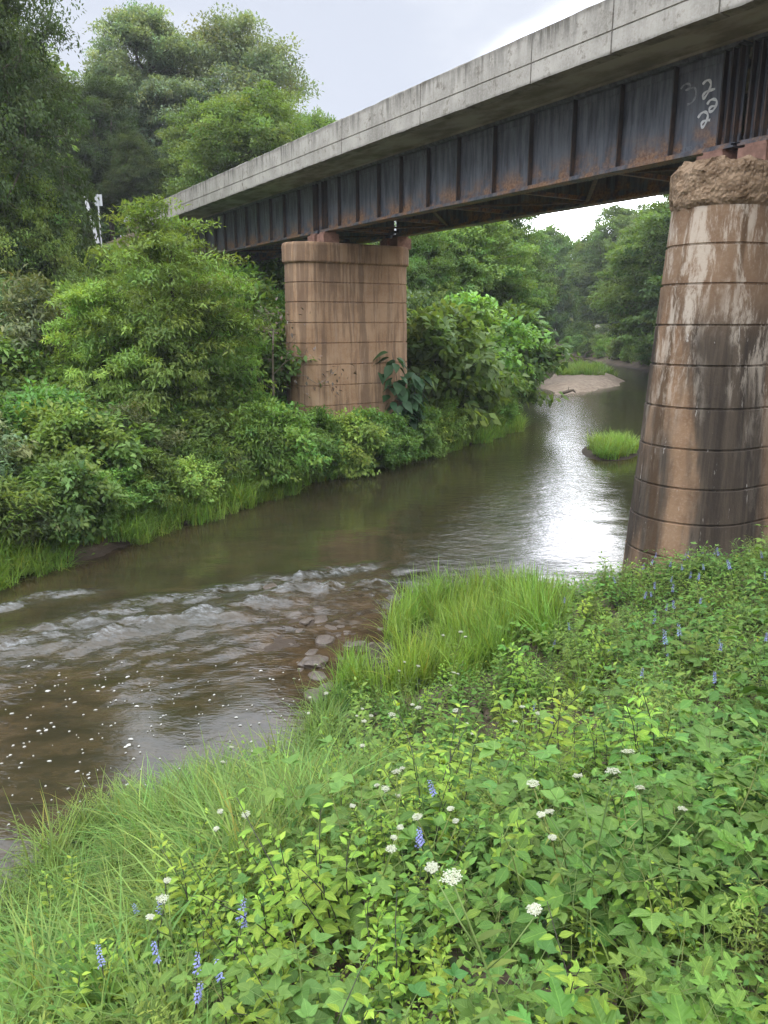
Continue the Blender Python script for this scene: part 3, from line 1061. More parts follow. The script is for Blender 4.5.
def pier(b, c1, c2, r_top, r_base, zb, mat, label, broken):
    mid = (c1 + c2) / 2
    root = empty('bridge_pier', BW(mid, b, zb), AZ)
    tag(root, label, 'bridge pier', 'concrete bridge piers')
    rad_ = lambda z: r_base + (r_top - r_base) * (z / 7.15)
    rings = []
    zs = [(zb, 0)]
    for q in [z for z in RINGZ if z > zb + .1]:
        zs += [(q - .030, .006), (q - .022, -.028), (q + .010, -.028), (q + .020, .0)]
    zs += [(7.10, 0)]
    full = []
    for (z0, o0), (z1, o1) in zip(zs[:-1], zs[1:]):
        full.append((z0, o0))
        if z1 - z0 > .3:
            full += [(z0 + (z1 - z0) * f_, 0) for f_ in (.33, .66)]
    full.append(zs[-1])
    for z, o in full:
        p = stadium(c1 - mid, c2 - mid, rad_(z) + o, 30, 8)
        jit = (fbm(p[:, 0] * 2.5 + 9, np.full(len(p), z * 2.5), 71 + int(b), 3) - .5) * .008
        rr = np.hypot(p[:, 0] - np.clip(p[:, 0], c1 - mid, c2 - mid), p[:, 1])
        ux, uy = (p[:, 0] - np.clip(p[:, 0], c1 - mid, c2 - mid)) / rr, p[:, 1] / rr
        rings.append(np.stack([p[:, 0] + ux * jit, p[:, 1] + uy * jit, np.full(len(p), z - zb)], 1))
    mb = MB()
    for r0_, r1_ in zip(rings[:-1], rings[1:]):
        loft(mb, [r0_, r1_], True, False)
    kid(root, mb.build('shaft', mat, root))
    # cap
    mb = MB()
    if not broken:
        prof = [(7.10, .0), (7.16, .075), (7.20, .085), (7.70, .085), (7.76, .07), (7.80, .03)]
        rings = [np.column_stack([stadium(c1 - mid, c2 - mid, r_top + o, 30, 8), np.full(76, z - zb)]) for z, o in prof]
        loft(mb, rings)
        kid(root, mb.build('cap', mat, root))
    else:
        rings = []
        zz = np.linspace(7.09, 7.86, 15)
        for i, z in enumerate(zz):
            p = stadium(c1 - mid, c2 - mid, 1.0, 60, 40)
            cxx = np.clip(p[:, 0], c1 - mid, c2 - mid)
            ux, uy = p[:, 0] - cxx, p[:, 1]
            ang = np.arctan2(uy, ux) * 1.2 + cxx * 1.7
            f = (z - 7.09) / .77
            prof = r_top + .06 * sstep(0, .12, f) - .14 * sstep(.72, 1.0, f) ** 1.5
            nz_ = (fbm(ang * 3.5, np.full(len(p), z * 5.0), 81, 4) - .5) * .08 + (fbm(ang * 14, np.full(len(p), z * 16), 85, 2) - .5) * .045
            chunk = np.where(vnoise(ang * 1.6, np.full(len(p), z * 1.6 + 3), 88) > .6, -.06, .0)
            r = prof + nz_ + chunk
            zj = z + (fbm(ang * 4, np.full(len(p), 3.3 + i * .1), 91, 3) - .5) * (.16 if i > 10 else (.06 if i < 2 else .03))
            rings.append(np.stack([cxx + ux * r, uy * r, zj - zb], 1))
        loft(mb, rings)
        c_ = kid(root, mb.build('cap', M['rough'], root))
        c_['label'] = 'crumbling spalled concrete cap'
    # bearing blocks
    for nn_ in (13.19, 16.2):
        for db in ((-.42, .42) if broken else (-.36, .36)):
            m2 = MB()
            m2.box(nn_ - mid - .30, nn_ - mid + .30, db - .27, db + .27, 7.74 - zb, 8.11 - zb)
            m2.box(nn_ - mid - .22, nn_ - mid + .22, db - .20, db + .20, 8.112 - zb, 8.176 - zb)
            kid(root, m2.build('bearing_block', M['block'], root))
    return root


pier(9.31, 12.78, 16.2, .82, 1.21, -.6, M['pier_r'], 'stained pier with a crumbling cap and white streaks, beside the near bank', True)
pier(25.54, 12.55, 15.75, .80, .90, -.2, M['pier_l'], 'smooth tan pier with a neat cap, among the bushes of the far bank', False)


# ------------------------------------------------------------------ abutments
def abutment(b0, b1, label):
    root = empty('bridge_abutment', BW(14.6, (b0 + b1) / 2, 5), AZ)
    tag(root, label, 'abutment')
    L = (b1 - b0) / 2
    mb = MB()
    mb.box(-3.2, 3.2, -L, L, 0, 3.0)
    kid(root, mb.build('bridge_seat', M['pier_l'], root))
    s = 1 if b0 > 0 else -1
    mb = MB()
    y0, y1 = sorted((s * (L - .45), s * (L + .5)))
    mb.box(-3.25, 3.25, y0, y1, 3.002, 4.87)
    kid(root, mb.build('back_wall', M['soffit'], root))
    return root


abutment(41.3, 43.2, 'concrete abutment under the far left end of the bridge')


# ------------------------------------------------------------------ leaf templates
def leaf_tpl(w=.5, fold=.22, droop=.25, seg=4, peak=.42):
    """ovate blade, base at the origin, tip at y=1"""
    t = np.linspace(0, 1, seg + 1)
    wid = np.where(t < peak, np.sin(t / peak * np.pi / 2) ** .8, np.cos((t - peak) / (1 - peak) * np.pi / 2) ** 1.15) * w / 2
    wid[0] = .02; wid[-1] = .004
    z = -droop * t ** 2
    V = []
    for i in range(seg + 1):
        V += [(-wid[i], t[i], z[i] + fold * wid[i]), (0, t[i], z[i]), (wid[i], t[i], z[i] + fold * wid[i])]
    F = []
    for i in range(seg):
        a = i * 3
        F += [(a, a + 1, a + 4, a + 3), (a + 1, a + 2, a + 5, a + 4)]
    return np.array(V), np.array(F)


DIAMOND = (np.array([(0, 0, 0), (.27, .42, .06), (0, 1, -.12), (-.27, .42, .06)], float), np.array([(0, 1, 2, 3)]))
NARROW = (np.array([(0, 0, 0), (.14, .40, .03), (0, 1, -.18), (-.14, .40, .03)], float), np.array([(0, 1, 2, 3)]))
LEAF = leaf_tpl()
LEAF_WIDE = leaf_tpl(.72, .16, .3, 5, .36)
LEAF_LANCE = leaf_tpl(.26, .3, .35, 4, .35)
LEAF_LOW = leaf_tpl(.5, .25, .25, 2, .5)


def lobed_tpl():
    # palmately lobed blade: five pointed oval lobes around the stalk
    V, F = [(0, .25, .0)], []
    out = []
    lobes_ = ((-112, .48), (-56, .80), (0, 1.0), (56, .80), (112, .48))
    for k, (a0, L) in enumerate(lobes_):
        for da, f in ((-17, .62), (-9, .86), (0, 1.0), (9, .86), (17, .62)):
            a = rad(a0 + da)
            r = L * f
            out.append((math.sin(a) * r * .82, .25 + math.cos(a) * r * .75, -.14 * r * r + .03 - (.03 if da == 0 else 0)))
        if k < 4:
            a = rad(a0 + 28); r = .40
            out.append((math.sin(a) * r * .82, .25 + math.cos(a) * r * .75, .05))
    V += out; V.append((0, 0, 0))
    n = len(out)
    for i in range(n - 1):
        F.append((0, 1 + i + 1, 1 + i))
    F.append((0, 1, n + 1)); F.append((0, n + 1, n))
    return np.array(V), np.array(F)


LOBED = lobed_tpl()


def unit(a):
    return a / (np.linalg.norm(a, axis=-1, keepdims=True) + 1e-9)


def scatter(mb, tpl, pos, fwd, up, size, tint, mat=0, smooth=True, veins=False):
    V, F = tpl
    pos, fwd, up = np.asarray(pos, float), unit(np.asarray(fwd, float)), np.asarray(up, float)
    X = unit(np.cross(fwd, up)); Z = np.cross(X, fwd)
    size = np.broadcast_to(np.asarray(size, float), (len(pos),))
    W = pos[:, None] + size[:, None, None] * (V[None, :, 0:1] * X[:, None] + V[None, :, 1:2] * fwd[:, None] + V[None, :, 2:3] * Z[:, None])
    n, k = len(pos), len(V)
    FF = (F[None] + (np.arange(n) * k)[:, None, None]).reshape(-1, F.shape[1])
    T = np.repeat(np.asarray(tint, float), k, 0)
    uv = np.tile(V, (n, 1)).astype(np.float32) if veins else None
    mb.add(W.reshape(-1, 3), FF, T, mat, smooth, uv)


def rand_dirs(n, zlo=-1, zhi=1):
    a = rng.uniform(0, 2 * np.pi, n); z = rng.uniform(zlo, zhi, n); r = np.sqrt(np.clip(1 - z * z, 0, 1))
    return np.stack([r * np.cos(a), r * np.sin(a), z], 1)


def tints(n, v=.22, warm=.10):
    b = np.clip(rng.normal(1, v, n), .45, 1.7)
    w = rng.normal(0, warm, n)
    return np.stack([b * (1 + w), b, b * (1 - w * .7)], 1)


# ------------------------------------------------------------------ trees
def woody(seed, Ht, cr, base_f, nclus, per, leaf, leaf_mat_, trunk_r=.2, tpl=DIAMOND, spread=.75, lobes=9, flat=.8, droop=.35, top_pow=1.0, names=('trunk', 'crown'),
          warm=.08, layer=.55, lob=1.0, bark='bark'):
    """Empty > trunk (with limbs), crown.  Height Ht, crown radius cr; leaf clumps hang on limbs grown towards them."""
    global rng
    keep = rng; rng = np.random.default_rng(seed)
    zb = Ht * base_f
    # lumpy crown envelope: lobes around the stem
    lob_, lob = lob, []
    for k in range(lobes):
        f = (k + .5) / lobes
        z = zb + (Ht - zb) * (.10 + .80 * f)
        env = cr * (math.sin(math.pi * (.16 + .80 * f ** top_pow)) ** .75)
        a = k * 2.4 + rng.uniform(-.5, .5)
        rr = env * rng.uniform(.40, .80)
        s = lob_ * rng.uniform(.28, .50) * (.6 * cr + .4 * env)
        lob.append((rr * math.cos(a), rr * math.sin(a), z, s))
    lob.append((0, 0, Ht - cr * .34, cr * .34)); lob.append((0, 0, zb + (Ht - zb) * .5, cr * .45))
    lob = np.array(lob)
    pts = []
    w_ = lob[:, 3] ** 2; w_ /= w_.sum()
    while len(pts) < nclus:
        L = lob[rng.choice(len(lob), p=w_)]
        d = rand_dirs(1, -.75, 1)[0]
        p = L[:3] + d * L[3] * rng.uniform(.55, 1.05) * np.array([1, 1, flat])
        if p[2] < zb * .8 or p[2] > Ht:
            continue
        pts.append(p)
    pts = np.array(pts)
    # limbs: link every clump to the nearest node that lies nearer to the stem
    nodes, par = [], []
    lean = rng.normal(0, .035, 2) * Ht
    nst = 9
    for i in range(nst):
        f = i / (nst - 1)
        nodes.append(np.array([lean[0] * f ** 2 + .04 * cr * math.sin(3 * f + seed), lean[1] * f ** 2 + .04 * cr * math.cos(4 * f), Ht * .80 * f]))
        par.append(i - 1)
    order = np.argsort(np.hypot(pts[:, 0], pts[:, 1]) + .35 * np.maximum(0, pts[:, 2] - Ht * .6))
    for oi in order:
        p = pts[oi]
        A = np.array(nodes)
        dv = p - A
        dist = np.linalg.norm(dv, axis=1)
        cost = dist + 1.2 * np.maximum(0, A[:, 2] - p[2] + .15 * dist) + .25 * np.hypot(A[:, 0], A[:, 1])
        cost[:2] += 2
        j = int(np.argmin(cost))
        if dist[j] > cr * .35:
            m_ = A[j] + (p - A[j]) * .5 + np.array([0, 0, .10 * dist[j]]) + rng.normal(0, .05 * dist[j], 3)
            nodes.append(m_); par.append(j); j = len(nodes) - 1
        nodes.append(p); par.append(j)
    nodes = np.array(nodes)
    cnt = np.ones(len(nodes))
    for i in range(len(nodes) - 1, 0, -1):
        cnt[par[i]] += cnt[i]
    rr = trunk_r * (cnt / cnt[0]) ** .46
    rr[:nst] = np.maximum(rr[:nst], trunk_r * np.linspace(1, .28, nst))
    mb = MB()
    st = nodes[:nst]
    flare = np.array([1.35, 1.05] + [1] * (nst - 2))
    mb.tube(st, rr[:nst] * flare, 8)
    for i in range(nst, len(nodes)):
        a, b = nodes[par[i]], nodes[i]
        r0 = min(rr[par[i]] * .8, rr[i] * 1.25)
        m_ = (a + b) / 2 + np.array([0, 0, -.03 * np.linalg.norm(b - a)])
        mb.tube([a, m_, b], [r0, (r0 + rr[i]) / 2, rr[i] * .8], 5, cap=False)
    root = empty(TREE_NAME[0])
    kid(root, mb.build(names[0], M[bark], root))
    # leaves
    mb = MB()
    cs = spread * cr * .26
    n = nclus * per
    ci = np.repeat(np.arange(nclus), per)
    ga = np.arctan2(pts[:, 1], pts[:, 0])[ci] + rng.normal(0, .6, nclus)[ci]
    off = rand_dirs(n) * (1.75 * rng.random(n)[:, None] ** .42)
    off = np.stack([np.cos(ga) * off[:, 0] * 1.45 - np.sin(ga) * off[:, 1] * .8, np.sin(ga) * off[:, 0] * 1.45 + np.cos(ga) * off[:, 1] * .8, off[:, 2] * layer - np.abs(off[:, 0]) * .18], 1) * cs * rng.uniform(.7, 1.3, nclus)[ci][:, None]
    pos = pts[ci] + off
    pos[:, 2] = np.minimum(pos[:, 2], Ht * 1.01)
    ctr = np.array([0, 0, zb + (Ht - zb) * .45])
    outw = unit(pos - ctr)
    fwd = unit(outw * .6 + rand_dirs(n) * .75 + np.array([0, 0, -droop]))
    up = unit(np.array([0, 0, 1.0]) + rand_dirs(n) * .6 + outw * .35)
    tc_ = tints(nclus, .20, warm)[ci] * tints(n, .10, .04)
    scatter(mb, tpl, pos, fwd, up, leaf * rng.uniform(.65, 1.25, n), tc_)
    kid(root, mb.build(names[1], M[leaf_mat_], root))
    rng = keep
    return root


TREE_NAME = ['tree']


def place(o, x, y, z=None, rotz=0, sc=1.0, szz=None, first=False, label=None, cat=None, group=None, tilt=(0, 0)):
    z = h1(x, y) - .08 if z is None else z
    s = (sc, sc, szz or sc)
    if first:
        o.location = (x, y, z); o.rotation_euler = (tilt[0], tilt[1], rotz); o.scale = s
        r = o
    else:
        r = dup(o, (x, y, z), rotz, s, tilt)
    tag(r, label, cat, group)
    return r


def set_height(py, x, y, Ht):
    """scale so that the crown top shows at image row py from the viewpoint"""
    return (top_z(py, y) - h1(x, y)) / Ht


USED = set()


def put_tree(proto, Ht, px, Y, top, label, group=None, rot=None, wide=1.0, cat='tree'):
    x = at(px, Y)
    s = set_height(top, x, Y, Ht)
    f = proto.name not in USED
    USED.add(proto.name)
    return place(proto, x, Y, None, rot if rot is not None else rng.uniform(0, 6.28), s * wide, s, f, label, cat, group)


TREE_NAME[0] = 'broadleaf_tree'
P_big = woody(101, 17, 6.0, .18, 900, 125, .20, 'tree_dark', .34, lobes=26, spread=.30)
P_grey = woody(102, 24, 8.6, .14, 1300, 105, .28, 'tree_grey', .42, lobes=32, top_pow=.9, spread=.27)
P_grey2 = woody(103, 22, 6.8, .14, 1000, 105, .28, 'tree_grey', .40, lobes=26, spread=.29)
P_mid = woody(104, 14, 5.4, .10, 800, 105, .25, 'tree_mid', .28, lobes=24, spread=.31, layer=.38)
P_mid2 = woody(105, 14, 4.8, .08, 750, 105, .28, 'tree_mid', .26, lobes=22, tpl=NARROW, spread=.32)
P_yel = woody(106, 12, 5.0, .08, 800, 110, .20, 'tree_yellow', .24, lobes=24, spread=.30)
P_far = woody(107, 16, 6.5, .02, 700, 80, .42, 'tree_mid', .3, lobes=24, spread=.34)

put_tree(P_big, 17, 2, 31, -75, 'tall dark green tree reaching past the top edge above the bank bushes', wide=.74, rot=.4)
put_tree(P_yel, 12, 22, 30, 150, 'low yellow green tree under the tall dark tree', wide=.75)
put_tree(P_grey, 24, 245, 68, 4, 'tall pale grey green tree, broadest of those above the bridge', wide=.95, rot=2.0)
put_tree(P_grey2, 22, 163, 64, 0, 'tall slim grey green tree with the highest tip above the bridge')
put_tree(P_big, 17, 120, 56, 70, 'dark green tree between the tall left tree and the grey green trees', wide=.8)
put_tree(P_mid, 14, 215, 56, 100, 'mid green tree in front of the tall grey green trees', wide=.9)
put_tree(P_yel, 12, 262, 50, 84, 'bright yellow green tree rising just above the parapet', wide=1.15, rot=1.0)
put_tree(P_mid2, 14, 318, 58, 108, 'small green tree showing its tip over the parapet near the sky', wide=.8)
put_tree(P_big, 17, 142, 52, 130, 'shaded dark tree behind the leaning white post', wide=.75)
put_tree(P_big, 17, 60, 54, 60, 'dark tree filling the gap behind the tall left tree', wide=.8)
# beyond the bridge
put_tree(P_mid, 14, 468, 50, 208, 'bright layered green tree behind the far pier, under the bridge', wide=1.05, rot=.8)
put_tree(P_mid2, 14, 425, 47, 222, 'green tree right behind the far pier', wide=.9)
put_tree(P_mid, 14, 490, 62, 200, 'large green tree leaning over the river bend', wide=.85, rot=3.0)
put_tree(P_big, 17, 500, 74, 190, 'dark green tree behind the layered bright tree', wide=.8)
put_tree(P_far, 16, 548, 128, 222, 'distant pale tree left of the sky gap under the bridge', wide=.8)
put_tree(P_far, 16, 592, 150, 228, 'farthest pale tree below the sky gap', wide=1.1)
put_tree(P_far, 16, 575, 165, 262, 'distant low tree at the head of the river bend', wide=1.2)
put_tree(P_grey2, 22, 640, 105, 205, 'pale green tree right of the sky gap', wide=.8)
put_tree(P_mid2, 14, 672, 80, 190, 'yellowish green tree on the right bank beside the stained pier', wide=1.3)
put_tree(P_mid, 14, 690, 66, 175, 'green tree half hidden behind the stained pier', wide=1.2)
put_tree(P_mid, 14, 616, 118, 202, 'green tree closing the right side of the sky gap under the bridge', wide=.9)
put_tree(P_big, 17, 640, 92, 262, 'dark low tree over the right bank water', wide=.9)
put_tree(P_big, 17, 735, 60, 150, 'hazy green tree in the far belt of woods', 'trees of the far woods', wide=1.0)
put_tree(P_mid, 14, 800, 48, 120, 'hazy green tree in the far belt of woods', 'trees of the far woods', wide=1.0)
for k, (px, Y, tp) in enumerate(((470, 120, 225), (515, 135, 232), (655, 150, 235), (680, 120, 215), (430, 95, 215), (250, 95, 115), (330, 100, 165), (90, 80, 90), (30, 65, 30), (-60, 48, -10))):
    put_tree(P_far, 16, px, Y, tp, 'hazy green tree in the far belt of woods', 'trees of the far woods', wide=1.15)
# wooded backdrop far off, reads as one mass
mb = MB()
nb = 9000
bx_ = np.concatenate([rng.uniform(-160, 70, nb // 2), rng.uniform(95, 300, nb // 2)])
by_ = np.concatenate([rng.uniform(140, 230, nb // 2), rng.uniform(150, 260, nb // 2)])
dl, dr, ins = sides(bx_, by_)
ok = ~ins & (np.minimum(dl, dr) > 6)
bx_, by_ = bx_[ok], by_[ok]
hh_ = height(bx_, by_)
zz_ = hh_ + rng.uniform(.0, 1.0, len(bx_)) ** .8 * (9 + 5 * fbm(bx_ * .08, by_ * .08, 77, 3))
ci = np.repeat(np.arange(len(bx_)), 12)
pos = np.stack([bx_, by_, zz_], 1)[ci] + rng.normal(0, 1.1, (len(ci), 3))
scatter(mb, DIAMOND, pos, rand_dirs(len(ci), -.8, .5), np.array([0, 0, 1.0]) + rand_dirs(len(ci)) * .6, rng.uniform(.7, 1.3, len(ci)), tints(len(bx_), .2, .08)[ci] * tints(len(ci), .15))
tag(mb.build('distant_woods', M['tree_mid']), 'far off wood closing the valley behind the river bend', 'woods', kind='stuff')

# young tree with feathery compound leaves in front of the left bridge end
TREE_NAME[0] = 'young_tree'
P_young = woody(201, 7.0, 2.3, .12, 330, 75, .165, 'young', .075, tpl=NARROW, lobes=19, spread=.40, droop=.25, layer=.36, bark='stem_dark')
P_young2 = woody(202, 4.2, 1.6, .10, 170, 75, .15, 'young', .05, tpl=NARROW, lobes=13, spread=.42, droop=.25, layer=.36, bark='stem_dark')
put_tree(P_young, 7.0, 165, 23.5, 190, 'bright young tree with feathery leaves in front of the bridge end', wide=1.1, cat='young tree', rot=.5)
put_tree(P_young2, 4.2, 100, 22.5, 272, 'young feathery tree left of the brightest young tree', wide=.9, cat='young tree')
put_tree(P_young2, 4.2, 214, 25.5, 262, 'young feathery tree below the left span of the bridge', wide=.85, cat='young tree')

# ------------------------------------------------------------------ shrubs
TREE_NAME[0] = 'leafy_shrub'
NM = ('stems', 'foliage')
SHR = []
for k, (H_, r_, lf, mt, tp) in enumerate(((2.4, 1.35, .105, 'shrub', DIAMOND), (2.0, 1.30, .095, 'shrub', DIAMOND), (2.6, 1.3, .13, 'shrub', NARROW),
                                          (1.8, 1.25, .085, 'young', DIAMOND), (2.2, 1.2, .10, 'olive', NARROW), (2.0, 1.3, .12, 'tree_mid', DIAMOND),
                                          (1.5, 1.15, .10, 'tree_yellow', NARROW))):
    SHR.append((woody(300 + k, H_, r_, .03, 170, 36, lf * 1.35, mt, .035, tpl=tp, lobes=17, spread=.46, lob=.62, droop=.3, names=NM, bark='stem_dark', flat=.9), H_))
SH_LABEL = 'dense leafy green shrub among the others on the far bank'
# sites on the left bank
cand = np.column_stack([rng.uniform(-26, 14, 14000), rng.uniform(11, 74, 14000)])
dl, dr, ins = sides(cand[:, 0], cand[:, 1])
hz = height(cand[:, 0], cand[:, 1])
pxs, pys, fy = project(np.column_stack([cand, hz + 1]))
nb_ = cand @ NV; bb_ = cand @ BV
ok = (~ins) & (dl < dr) & (dl > .35) & (dl < 15) & (pxs > -70) & (pxs < 560)
ok &= ~((nb_ > 11.0) & (nb_ < 17.6) & (np.abs(bb_ - 25.54) < 1.25))
ok &= ~((nb_ > 11.2) & (bb_ > 40.5))
cand, dl, hz, pxs = cand[ok], dl[ok], hz[ok], pxs[ok]
chosen = []
nsh = 0
for (x, y), d_, z_ in zip(cand, dl, hz):
    sp = .62 + .011 * y + .026 * d_
    if nsh >= 290:
        break
    if any((x - a) ** 2 + (y - b) ** 2 < sp * sp for a, b in chosen):
        continue
    chosen.append((x, y))
    nb1, bb1 = x * NV[0] + y * NV[1], x * BV[0] + y * BV[1]
    P_, H_ = SHR[rng.integers(len(SHR))]
    want = (1.55 + .17 * min(d_, 8)) * rng.uniform(.8, 1.35)
    if y > 33:
        want *= 1.45
    if d_ < 1.6:
        want = rng.uniform(1.3, 2.0)
    if 10.5 < nb1 < 18:
        want = min(want, 1.7)
        if 20 < bb1 < 25.5:
            want = rng.uniform(1.3, 1.8)
    px1 = project([[x, y, z_]])[0][0]
    if 255 < px1 < 400 and y < 29:
        want = min(want, 1.7 + .4 * rng.random())
    if px1 < 290:
        want = min(want, top_z(262 if px1 < 60 else 243, y) - z_)
        if want < .5:
            continue
    sc = want / H_
    wsc = max(sc, .55) * rng.uniform(.95, 1.2)
    nsh += 1
    f = P_.name not in USED; USED.add(P_.name)
    place(P_, x, y, None, rng.uniform(0, 6.28), wsc, sc, f, SH_LABEL, 'shrub', 'shrubs on the far bank')
for px, Y, py in ((292, 24.6, 412), (318, 25.6, 404), (345, 26.3, 408), (368, 27.2, 404), (392, 28.2, 410), (275, 23.6, 398), (250, 22.8, 400), (420, 29.8, 402)):
    x = at(px, Y)
    P_, H_ = SHR[(px * 7) % 4]
    s = (top_z(py, Y) - h1(x, Y)) / H_
    place(P_, x, Y, None, rng.uniform(0, 6.28), max(s, .6), s, False, SH_LABEL, 'shrub', 'shrubs on the far bank')
    chosen.append((x, Y))
for px, Y, py in ((186, 33.5, 250), (206, 34, 256), (226, 33, 262), (246, 32, 264), (174, 33, 236), (236, 30, 268)):
    x = at(px, Y)
    P_, H_ = SHR[(px * 3) % 4]
    s = max(.35, (top_z(py, Y) - h1(x, Y)) / H_)
    place(P_, x, Y, None, rng.uniform(0, 6.28), max(s, .7), s, False, SH_LABEL, 'shrub', 'shrubs on the far bank')
# right bank shrubs beyond the stained pier
nr = 0
rc_ = np.column_stack([rng.uniform(6, 40, 4000), rng.uniform(19, 130, 4000)])
ra, rb, ri = sides(rc_[:, 0], rc_[:, 1])
for x, y in rc_[~ri & (rb < ra) & (rb > .5) & (rb < 8)]:
    px1 = project([[x, y, 1.5]])[0][0]
    if px1 < 560 or px1 > 800:
        continue
    sp = 1.5 + .015 * y
    if any((x - q) ** 2 + (y - r) ** 2 < sp * sp for q, r in chosen):
        continue
    chosen.append((x, y))
    P_, H_ = SHR[rng.integers(len(SHR))]
    s = rng.uniform(1.8, 3.6) / H_
    place(P_, x, y, None, rng.uniform(0, 6.28), s, s, False, 'leafy shrub overhanging the right bank water beyond the stained pier', 'shrub', 'shrubs on the right bank')
    nr += 1

# taller named bushes beside the far pier
for (px, Y, tp, k, lab) in ((440, 33.5, 300, 5, 'tall rounded bush beside the right edge of the far pier'), (470, 38, 288, 0, 'tall bush leaning over the water beyond the far pier'),
                            (498, 43, 300, 5, 'dark bush at the water edge where the river narrows'), (515, 50, 318, 2, 'drooping bush nearest the sandbar'),
                            (425, 37, 285, 4, 'pale olive bush behind the far pier'), (265, 29, 318, 5, 'dark bush against the left edge of the far pier'),
                            (30, 24, 268, 4, 'greyish olive bush high on the left bank')):
    P_, H_ = SHR[k]
    put_tree(P_, H_, px, Y, tp, lab, wide=1.0, cat='bush')

# large-leaved dark plant in front of the far pier
def big_leaf_plant(name, seed, Ht, nst, nl, leaf, mat, tpl=LEAF_WIDE):
    global rng
    keep = rng; rng = np.random.default_rng(seed)
    root = empty(name)
    ms, ml_ = MB(), MB()
    for s in range(nst):
        a = rng.uniform(0, 6.28); lean = rng.uniform(.08, .38) * Ht
        p0 = np.array([rng.normal(0, .12), rng.normal(0, .12), 0])
        hh = Ht * rng.uniform(.72, 1.0)
        f = np.linspace(0, 1, 7)[:, None]
        pts = p0 + np.array([math.cos(a) * lean, math.sin(a) * lean, 0]) * f ** 1.7 + np.array([0, 0, hh]) * f
        ms.tube(pts, np.linspace(.022, .008, 7), 5)
        n = nl
        t = rng.uniform(.4, 1, n)
        base = p0 + np.array([math.cos(a) * lean, math.sin(a) * lean, 0]) * t[:, None] ** 1.7 + np.array([0, 0, hh]) * t[:, None]
        d = rand_dirs(n, -.25, .35)
        base = base + d * .16
        scatter(ml_, tpl, base, d + np.array([0, 0, -.45]), np.array([0, 0, 1.0]) + rand_dirs(n) * .3, leaf * rng.uniform(.6, 1.15, n), tints(n, .2, .05))
    kid(root, ms.build('stems', M['stem_dark'], root)); kid(root, ml_.build('foliage', M[mat], root))
    rng = keep
    return root


P_poke = big_leaf_plant('large_leaf_plant', 401, 3.4, 4, 34, .52, 'dark_leaf')
put_tree(P_poke, 3.4, 404, 29.3, 346, 'dark plant with large drooping leaves in front of the far pier', cat='plant', wide=.8)
P_dry = woody(402, 2.6, 1.2, .05, 70, 5, .09, 'dry', .03, names=('stems', 'foliage'), bark='dry', lobes=8)
P_dry.name = 'dry_bush'
put_tree(P_dry, 2.6, 268, 26.8, 298, 'leafless grey brown bush left of the far pier', cat='bush')


# ------------------------------------------------------------------ low plants
def blade_mesh(mb, n, base_r, Lmin, Lmax, width, mat=0, lean=.55, seg=5, droop=1.0):
    a = rng.uniform(0, 2 * np.pi, n)
    r = base_r * np.sqrt(rng.random(n))
    b = rng.uniform(0, 2 * np.pi, n)
    p0 = np.stack([r * np.cos(b), r * np.sin(b), np.zeros(n)], 1)
    L = rng.uniform(Lmin, Lmax, n)
    ln = np.abs(rng.normal(lean, .25, n))
    dr_ = np.stack([np.cos(a), np.sin(a), np.zeros(n)], 1)
    side = np.stack([-np.sin(a), np.cos(a), np.zeros(n)], 1)
    t = np.linspace(0, 1, seg + 1)
    out = ln[:, None] * (t ** 1.8)[None] * L[:, None]
    zz = L[:, None] * (t[None] * (1 - .18 * ln[:, None]) - droop * .34 * ln[:, None] ** 1.5 * t[None] ** 3)
    ctr = p0[:, None] + dr_[:, None] * out[..., None] + np.array([0, 0, 1.0]) * zz[..., None]
    wv = width * (1 - t ** 2.2) * rng.uniform(.6, 1.3, n)[:, None]
    wv = wv + .0006
    Lf, Rt = ctr - side[:, None] * wv[..., None] / 2, ctr + side[:, None] * wv[..., None] / 2
    V = np.stack([Lf, Rt], 2).reshape(-1, 3)
    k = 2 * (seg + 1)
    base = (np.arange(n) * k)[:, None, None]
    F = np.array([(2 * i, 2 * i + 1, 2 * i + 3, 2 * i + 2) for i in range(seg)])[None] + base
    tt = tints(n, .2, .07)
    dryb = rng.random(n) < .035
    tt[dryb] = np.array([1.6, 1.05, .9])
    T = np.repeat(tt, k, 0)
    mb.add(V, F.reshape(-1, 4), T, mat, True)


def grass_tuft(name, seed, n, base_r, Lmin, Lmax, width, mat, lean=.55):
    global rng
    keep = rng; rng = np.random.default_rng(seed)
    mb = MB(); blade_mesh(mb, n, base_r, Lmin, Lmax, width, lean=lean)
    o = mb.build(name, M[mat])
    rng = keep
    return o


